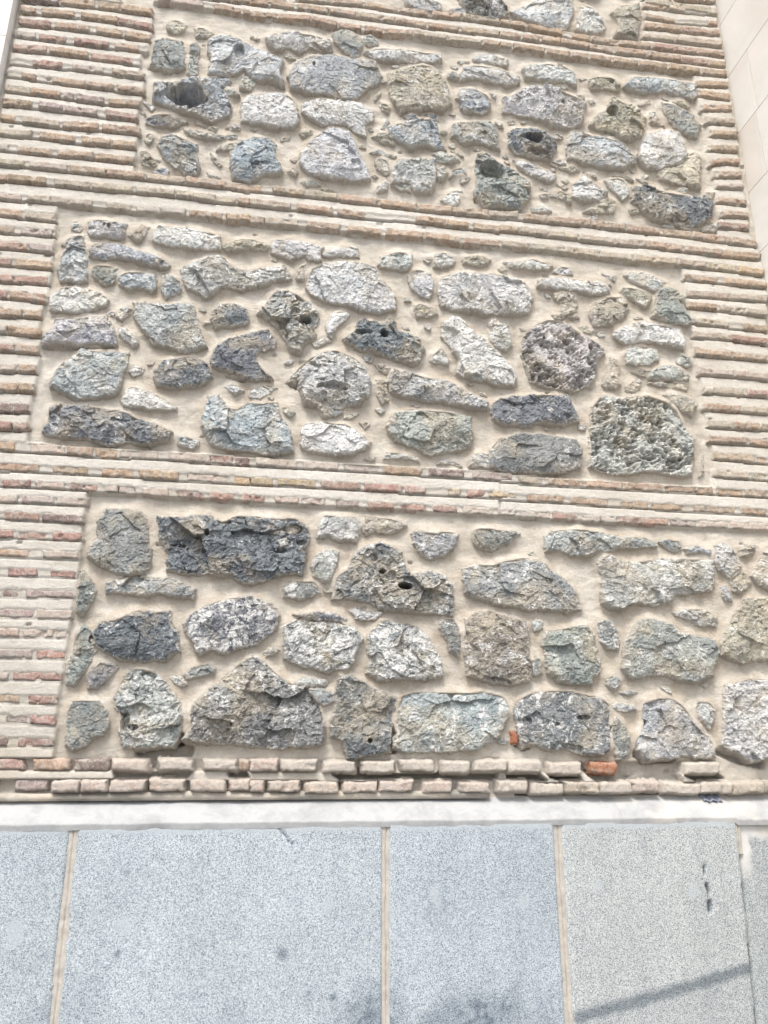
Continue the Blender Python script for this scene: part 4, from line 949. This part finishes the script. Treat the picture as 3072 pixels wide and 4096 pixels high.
# pieces beyond the three hundred largest of a kind become one joined part
def join(objs, name, parent, mat):
    vs, fs, rim, n = [], [], [], 0
    colr = []
    for o in objs:
        me = o.data; v = np.empty(len(me.vertices) * 3, np.float32); me.vertices.foreach_get('co', v); v = v.reshape(-1, 3) + np.array(o.location, np.float32)
        f = np.empty(len(me.loops), np.int32); me.loops.foreach_get('vertex_index', f); fs.append(f + n); vs.append(v)
        r = np.empty(len(v), np.float32); me.attributes['rim'].data.foreach_get('value', r); rim.append(r)
        colr.append(np.tile(np.array(o.color, np.float32), (len(v), 1))); n += len(v)
        bpy.data.objects.remove(o)
    V = np.concatenate(vs); F = np.concatenate(fs); me = bpy.data.meshes.new(name)
    me.vertices.add(len(V)); me.vertices.foreach_set('co', V.ravel()); me.loops.add(len(F)); me.loops.foreach_set('vertex_index', F)
    me.polygons.add(len(F) // 4); me.polygons.foreach_set('loop_start', (np.arange(len(F) // 4) * 4).astype(np.int32))
    me.polygons.foreach_set('use_smooth', np.full(len(F) // 4, mat.name.startswith('old')))
    a = me.attributes.new('rim', 'FLOAT', 'POINT'); a.data.foreach_set('value', np.concatenate(rim))
    a = me.attributes.new('tint', 'FLOAT_COLOR', 'POINT'); a.data.foreach_set('color', np.concatenate(colr).ravel())
    me.update(calc_edges=True); me.materials.append(mat)
    o = bpy.data.objects.new(name, me); SC.collection.objects.link(o); o.parent = parent; o['kind'] = 'stuff'; return o
def tinted(M, name):
    M2 = M.copy(); M2.name = name; t_ = M2.node_tree
    oi = [n for n in t_.nodes if n.type == 'OBJECT_INFO'][0]; at2 = t_.nodes.new('ShaderNodeAttribute'); at2.attribute_name = 'tint'
    for l in list(t_.links):
        if l.from_node == oi and l.from_socket.name in ('Color', 'Alpha'): t_.links.new(at2.outputs[l.from_socket.name], l.to_socket)
    return M2
rj = random.Random(21)
def area(P):
    a = 0
    for i in range(len(P)): a += P[i - 1][0] * P[i][1] - P[i][0] * P[i - 1][1]
    return abs(a) / 2
smalls = []
stones.sort(key=lambda s: -area(s[3]))
for i, (t, c, f, P) in enumerate(stones):
    a = math.sqrt(area(P)); rel = min(.015, .0055 + .048 * a)
    cx, cz = np.mean(P, 0); base = float(mort_at(np.array([p[0] for p in P]), np.array([p[1] for p in P])).mean())
    base = min(base, .016) + .001
    j = [rj.uniform(.9, 1.1) for _ in range(3)]; g = rj.uniform(.9, 1.1)
    col = tuple(min(.8, TONE[t][k] * g * (1 + (j[k] - 1) * .3)) for k in range(3))
    col = tuple(min(.8, v * q) for v, q in zip(col, (.86, .87, .88) if c in 'GHIJKL' else (1.06, 1.07, 1.08)))
    if t == 'k' and not f: f = 'k'
    o = rock('stone', P, .0028 if a > .06 else .0024, rel, min(.013, .22 * a), M_ST, 100 + i * 7, col, .70 if '+' in f else {'w': .66, 'l': .56, 'v': .52, 'n': .48, 'b': .36, 'k': .32, 'd': .50}.get(t, .44), f, base=base)
    if o is not None and i >= 300: smalls.append(o)
    elif o is not None:
        if '~' in f: o['label'] = 'pitted spongy stone full of small holes'
        elif t == 'w' and a > .1: o['label'] = 'pale cream white stone'
bricks.sort(key=lambda b: (b[0] == 'gen', -area(b[1])))
NB_ = 0; rest = []
for i, (c, P, t, th) in enumerate(bricks):
    j = rj.uniform(.9, 1.12); col = tuple(min(.8, v * j * rj.uniform(.97, 1.03)) for v in BTONE[t])
    al = {'w': .92, 'p': .72, 'X': .30, 'R': .42, 'g': .55, 'v': .56, 'o': .40, 'y': .38}.get(t, .44) + rj.uniform(-.08, .08)
    low = c in 'JKL' and t in 'wpgX' and P[0][1] < 1.62
    if c in 'JKL' and P[0][1] < 1.66:
        dz, rz_ = rj.uniform(-.003, .003), rj.uniform(-.022, .022); mx = (P[0][0] + P[2][0]) / 2
        P = [(x + rj.uniform(-.003, .003), z + dz + (x - mx) * rz_ + rj.uniform(-.0018, .0018)) for x, z in P]
    o = rock('brick', P, .0042, .0100 + (.006 if low else 0), .0038, M_BR, 3000 + i * 5, col, al, brick=True, base=.0070 - (.006 if low else 0) + (.004 if c in 'GHIJKL' and not low else 0) + rj.uniform(-.0015, .0015))
    if o is None: continue
    if t == 'X': o['label'] = 'bright orange red replacement brick' if len(P) == 6 else 'orange red brick chip wedged between two big stones'
    NB_ += 1
    if NB_ > 300 or c == 'gen': rest.append(o)
print('stones', len(stones), 'bricks', len(bricks), 'joined', len(rest))
if rest: join(rest, 'brickwork', wall, tinted(M_BR, 'old_brick_mixed'))
if smalls: join(smalls, 'stone_chips', wall, tinted(M_ST, 'rubble_chips'))

# ------------------------------------------------------------------ granite plinth with its white ledge
plinth = thing('granite_plinth', 'pale grey granite plinth slabs under a white rendered ledge at the foot of the wall', 'plinth')
YF = -.055                                  # face of the slabs
ZT = at(1536, 3298, YF)[1]
def gat(c, x, y): return atc(c, x, y, YF)
jx = []                                     # joints: (x at the middle, width)
for (ca, xa, ya), (cb, xb, yb), wpx in ((('M', 490, 360), ('M', 355, 1640), 52), (('N', 903, 360), ('N', 905, 1640), 50), (('P', 268, 400), ('P', 345, 1640), 58), (('P', 1468, 400), ('P', 1590, 1640), 22)):
    A, B = gat(ca, xa, ya), gat(cb, xb, yb); wd = wpx / 1.659 / FPX * 2.1
    jx.append((A, B, wd))
Z0 = .42                                    # slabs stand on the pavement course below the frame
def jline(k, z):
    A, B, w_ = jx[k]; t = (z - B[1]) / (A[1] - B[1]); t = np.clip(t, -.3, 1.1); return B[0] + (A[0] - B[0]) * t
def segd(X, Z, a, b):
    a = np.array(a); b = np.array(b); e = b - a; t = np.clip(((X - a[0]) * e[0] + (Z - a[1]) * e[1]) / (e @ e), 0, 1)
    return np.hypot(X - a[0] - t * e[0], Z - a[1] - t * e[1])
stain_spots = [('N', 215, 1190, 34, .8), ('N', 548, 1485, 22, .85), ('M', 846, 655, 18, .7), ('M', 780, 1190, 20, .8), ('N', 300, 580, 8, .9), ('P', 1412, 715, 8, .8), ('P', 28, 442, 7, 1.0), ('P', 850, 1355, 14, .5)]
pale_spots = [('M', 820, 1005, 38), ('N', 515, 870, 34), ('N', 1222, 800, 32), ('N', 1245, 850, 24), ('N', 1118, 950, 14), ('N', 1305, 1092, 13), ('P', 538, 735, 28), ('P', 1165, 770, 30), ('P', 1160, 800, 22), ('P', 35, 845, 26), ('M', 105, 1010, 36), ('M', 100, 1090, 36), ('M', 1350, 1385, 10)]
edges = [None, 0, 1, 2, 3, None]
slab_col = [(.93, .945, .95), (.95, .96, .97), (.90, .915, .94), (.96, .925, .88), (.85, .835, .80)]
for k in range(5):
    res = .0055
    lo = XL - .25 if k == 0 else min(jx[k - 1][0][0], jx[k - 1][1][0]) - .03
    hi = XR + .02 if k == 4 else max(jx[k][0][0], jx[k][1][0]) + .03
    ax = np.arange(lo, hi, res); az = np.arange(Z0, ZT + .001, res); X, Z = np.meshgrid(ax, az)
    dl = X - (lo if k == 0 else jline(k - 1, Z) + jx[k - 1][2] / 2); dr = (hi if k == 4 else jline(k, Z) - jx[k][2] / 2) - X
    dd = np.minimum(dl, dr) + .0014 * fbm(X, Z, 60, 3, 40 + k); keep = dd > -.006
    f = .004 * (1 - np.clip(dd / .006, 0, 1)) ** 2
    Yg = YF + f + .0012 * fbm(X, Z, 7, 3, 60 + k) + .0004 * fbm(X, Z, 120, 2, 5) + np.where(dd < 0, .006, 0)
    if k == 4: Yg += .010
    stain = np.zeros(X.shape); hazy = np.zeros(X.shape); lime = np.zeros(X.shape)
    for c, x, y, r_, s_ in stain_spots:
        p = gat(c, x, y); q = np.hypot(X - p[0], Z - p[1]) / (r_ / 1.659 / FPX * 2.4) + .35 * fbm(X, Z, 60, 2, 8); stain = np.maximum(stain, s_ * np.clip(1.6 - q * 1.2, 0, 1))
    for c, x, y, r_ in pale_spots:
        p = gat(c, x, y); q = np.hypot(X - p[0], (Z - p[1]) * .85) / (r_ / 1.659 / FPX * 2.4) + .3 * fbm(X, Z, 50, 2, 18); hazy = np.maximum(hazy, np.clip((1.15 - q) * 3, 0, .6))
    # dirty blue-grey blotches low on the slabs
    for c, x, y, rx, rz, s_ in (('N', 800, 1640, 200, 170, 1.1), ('N', 1560, 1620, 230, 190, 1.3), ('N', 1300, 1660, 240, 90, .8), ('N', 380, 1480, 60, 60, .3), ('M', 520, 1500, 140, 120, .4), ('M', 230, 1640, 80, 90, .5), ('M', 200, 1260, 120, 60, .25), ('N', 1230, 930, 90, 110, .25), ('P', 180, 1600, 120, 160, .6), ('M', 1560, 1600, 160, 70, .35)):
        p = gat(c, x, y); sx = rx / 1.659 / FPX * 2.4; sz = rz / 1.659 / FPX * 2.4
        q = np.hypot((X - p[0]) / sx, (Z - p[1]) / sz) + .5 * fbm(X, Z, 22, 4, 28); stain = np.maximum(stain, s_ * np.clip(1.3 - q, 0, 1) * (.6 + .5 * fbm(X, Z, 90, 3, 4)))
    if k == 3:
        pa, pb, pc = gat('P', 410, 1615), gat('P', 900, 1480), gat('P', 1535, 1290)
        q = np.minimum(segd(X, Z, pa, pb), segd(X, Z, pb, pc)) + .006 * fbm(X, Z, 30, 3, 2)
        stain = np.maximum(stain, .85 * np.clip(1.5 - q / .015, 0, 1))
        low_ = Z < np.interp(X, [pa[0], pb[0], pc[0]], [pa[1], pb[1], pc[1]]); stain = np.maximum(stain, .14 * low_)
        ca = [gat('P', *p) for p in ((1232, 615), (1240, 665), (1252, 735), (1268, 780), (1270, 810), (1274, 850), (1278, 912))]
        for a_, b_, wd_ in ((0, 1, .0022), (2, 3, .0035), (3, 4, .0022), (5, 6, .005)):
            q = segd(X, Z, ca[a_], ca[b_]); kk = np.clip(1.6 - q / wd_, 0, 1); Yg = Yg + .014 * kk; stain = np.maximum(stain, kk)
    if k == 1:
        ca = [gat('N', *p) for p in ((170, 320), (195, 370), (235, 405), (250, 440), (295, 465))]
        for a_ in range(4):
            q = segd(X, Z, ca[a_], ca[a_ + 1]); kk = np.clip(1.5 - q / .0016, 0, 1); Yg = Yg + .005 * kk; stain = np.maximum(stain, kk * .9)
    topd = ZT - Z; tb = np.clip(1 - (topd - .012 - .006 * fbm(X, Z, 20, 3, 66)) / .008, 0, 1); hazy = np.maximum(hazy, .75 * tb)
    if k == 4:
        lime = np.clip((Z - gat('P', 1600, 450)[1]) / .03 + .9 * fbm(X, Z, 24, 4, 9), 0, 1); lime = np.maximum(lime, np.clip(1 - (dl - .03 + .01 * fbm(X, Z, 20, 3, 3)) / .012, 0, 1) * np.clip((Z - gat('P', 1500, 760)[1]) / .09 + .5 * fbm(X, Z, 25, 4, 19), 0, 1))
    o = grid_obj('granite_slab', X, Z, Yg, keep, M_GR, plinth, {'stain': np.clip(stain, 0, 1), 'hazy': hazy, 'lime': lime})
    o.color = (*slab_col[k], 1)
    xa = lo if k == 0 else jline(k - 1, Z0) + .03; xb = hi if k == 4 else jline(k, Z0) - .03
    box_obj('slab_body', xa, xb, YF + .02, .12, Z0, ZT - .012, M_CORE, o)
for k in range(4):
    A, B, wd = jx[k]; az = np.arange(Z0, ZT - .001, .005); t = np.linspace(-1, 1, 15); Tt, Z = np.meshgrid(t, az)
    X = jline(k, Z) + Tt * (wd / 2 + .005)
    Yj = YF + .0045 + .0012 * Tt ** 2 + .0016 * fbm(X, Z, 30, 4, 90 + k) + .0006 * fbm(X, Z, 130, 2, 3)
    cr = np.abs(X - jline(k, Z) - .003 * fbm(X * 0, Z, 14, 3, 12 + k)); Yj += .005 * np.clip(1 - cr / .0022, 0, 1)
    if k == 3: Yj += np.where(Z < gat('P', 1470, 540)[1], .030, 0)
    grid_obj('joint', X, Z, Yj, np.ones(X.shape, bool), M_JO if k < 3 else M_JO, plinth)
# ledge: a sloping skirt of white render from the wall out over the slab tops
ax = np.arange(XL - .25, XR + .02, .006); sv_ = np.linspace(0, 1, 34); X, S = np.meshgrid(ax, sv_)
zb = Z_LEDGE + .004 + .0035 * fbm(X, X * 0, 5, 3, 1); zf = ZT + .007 + .0025 * fbm(X, X * 0, 16, 4, 2)
rv = X > gat('P', 1450, 300)[0]; zf = zf - np.where(rv, .006, 0)
n_ = fbm(X, S * .12, 12, 4, 5)
Zl = zb + (zf - zb) * np.clip(S / .84, 0, 1) ** 1.0; Yl = .03 + (YF - .0015 - .03) * np.clip(S / .80, 0, 1) ** .85
lip_ = np.clip((S - .84) / .16, 0, 1); Zl = Zl - lip_ * .014; Yl = Yl + lip_ * .0016
Yl = Yl - .0015 * n_; Zl = Zl + .002 * n_ * (S < .9)
nzl, nxl = X.shape
me_attr = {'worn': np.clip(.9 * np.clip(1 - S / .12, 0, 1) + np.where(X > gat('P', 700, 200)[0], .5 * np.clip(fbm(X, S * .1, 20, 4, 7) + .25, 0, 1), 0), 0, 1)}
grid_obj('ledge', X, Zl, Yl, np.ones(X.shape, bool), M_LE, plinth, me_attr)
# mortar fillet between ledge and first course
ax = np.arange(XL, gat('K', 1659, 1100)[0] - .02, .006); sv_ = np.linspace(0, 1, 12); X, S = np.meshgrid(ax, sv_)
zt_ = atc('J', 800, 1112)[1] + .006 * fbm(X, X * 0, 7, 3, 14)
Zf = Z_LEDGE - .004 + (zt_ - Z_LEDGE + .004) * S; Yf = -.003 - .005 * np.sin(S * 2.6) + .012 * S ** 3 + .002 * fbm(X, Zf, 25, 3, 2)
grid_obj('mortar_fillet', X, Zf, Yf, np.ones(X.shape, bool), M_MO, plinth, {'zone': X * 0, 'grime_shade': np.clip(.42 + fbm(X, Zf * 2, 7, 3, 44), 0, .75), 'brown_tint': X * 0 + .5})
# foot course below the frame, pavement
for k in range(6):
    x0 = XL - .25 + k * (XR - XL + .27) / 6
    box_obj('foot_block', x0 + .002, x0 + (XR - XL + .27) / 6 - .002, YF - .05, .12, 0.006, Z0 - .004, M_GR, plinth, .004)

# ------------------------------------------------------------------ limestone pilasters
def yray(px, py, X):                        # depth where the ray meets the plane x = X
    d = ray(px, py); t = X / d[0]; return -CAMD + d[1] * t, CAMZ + d[2] * t
yl, _ = yray(30, 115, XL); DEP = max(.03, min(.12, -yl)); print('left pilaster depth', DEP, 'XL', XL, 'XR', XR, 'ZL', Z_LEDGE, 'ZT', ZT)
pl = thing('limestone_pilaster', 'pale limestone pilaster edging the wall at the top left corner', 'pilaster')
zj = atc('A', 80, 290)[1]
hz = [.02, .5, 1.0] + [zj + .5 * k for k in range(-4, 3) if 1.2 < zj + .5 * k < Z_TOP - .1] + [Z_TOP]
hz = sorted(set(round(h, 4) for h in hz))
for a_, b_ in zip(hz[:-1], hz[1:]):
    box_obj('limestone_block', XL - .62, XL - .0008, -DEP, .3, a_ + .0015, b_ - .0015, M_LI, pl, .002)
box_obj('bed_joint', XL - .60, XL - .005, -DEP + .005, .29, .03, Z_TOP - .02, M_DARK, pl)
pr = thing('limestone_pilaster', 'deep smooth limestone return wall rising along the right edge of the brickwork', 'pilaster')
zc_ = []
for y in (90, 293, 524, 763, 1004):
    px = 2863 + 209 * y / 1161; zc_.append(at(px, y)[1])
step = (zc_[0] - zc_[-1]) / 4; print('courses', zc_, step)
zs = sorted(zc_) 
while zs[0] - step > .2: zs.insert(0, zs[0] - step)
zs.insert(0, .01)
while zs[-1] + step < Z_TOP: zs.append(zs[-1] + step)
zs.append(Z_TOP + .02)
ya, za = yray(2987, 203, XR); yb, zb_ = yray(3026, 423, XR); yc, zc2 = yray(3065, 690, XR); print('vertical joints', ya, za, yb, zb_, yc, zc2)
for k in range(len(zs) - 1):
    a_, b_ = zs[k], zs[k + 1]; zm = (a_ + b_) / 2
    jy = -.35 if k % 2 else -.75
    if min(za, zb_) - .1 < zm < max(za, zb_) + .1: jy = (ya + yb) / 2
    elif a_ < zc2 < b_: jy = yc
    cuts = [.3] + [jy - .55 * i for i in range(4) if jy - .55 * i > -1.25] + [-1.3]
    for i in range(len(cuts) - 1):
        box_obj('limestone_block', XR + .0008, XR + .55, cuts[i + 1] + .0013, cuts[i] - .0013, a_ + .0014, b_ - .0014, M_LI, pr, .0015)
box_obj('bed_joint', XR + .006, XR + .54, -1.295, .29, .03, Z_TOP, M_DARK, pr)

# ------------------------------------------------------------------ crumpled paper pushed under a brick
import bmesh
px0, pz0 = atc('L', 1230, 1128, -.01); px1, pz1 = atc('L', 1360, 1168, -.01)
bm = bmesh.new(); rows = []
for side in (0, 1):
    rr = []
    for i in range(9):
        row = []
        for j in range(5):
            x = px0 + (px1 - px0) * i / 8; z = pz1 + (pz0 - pz1) * j / 4 + .003 * math.sin(i * 1.9)
            y = -.012 + .005 * math.sin(i * 2.3 + j * 1.1) + .03 * (j / 4) + side * .0012
            row.append(bm.verts.new((x, y, z)))
        rr.append(row)
    rows.append(rr)
for s_ in (0, 1):
    for i in range(8):
        for j in range(4):
            q = [rows[s_][i][j], rows[s_][i + 1][j], rows[s_][i + 1][j + 1], rows[s_][i][j + 1]]
            bm.faces.new(q if s_ == 0 else q[::-1])
me = bpy.data.meshes.new('paper_scrap'); bm.to_mesh(me); bm.free(); me.materials.append(M_PAPER)
o = bpy.data.objects.new('paper_scrap', me); SC.collection.objects.link(o)
o['label'] = 'small crumpled blue grey paper wedged under a loose brick above the white ledge'; o['category'] = 'litter'

# ------------------------------------------------------------------ pavement
bm = bmesh.new(); bmesh.ops.create_grid(bm, x_segments=40, y_segments=40, size=30)
me = bpy.data.meshes.new('pavement'); bm.to_mesh(me); bm.free(); me.materials.append(M_PAVE)
o = bpy.data.objects.new('pavement', me); SC.collection.objects.link(o); o['kind'] = 'structure'; o['label'] = 'grey stone pavement in front of the wall'; o.location = (0, -29.0, 0)
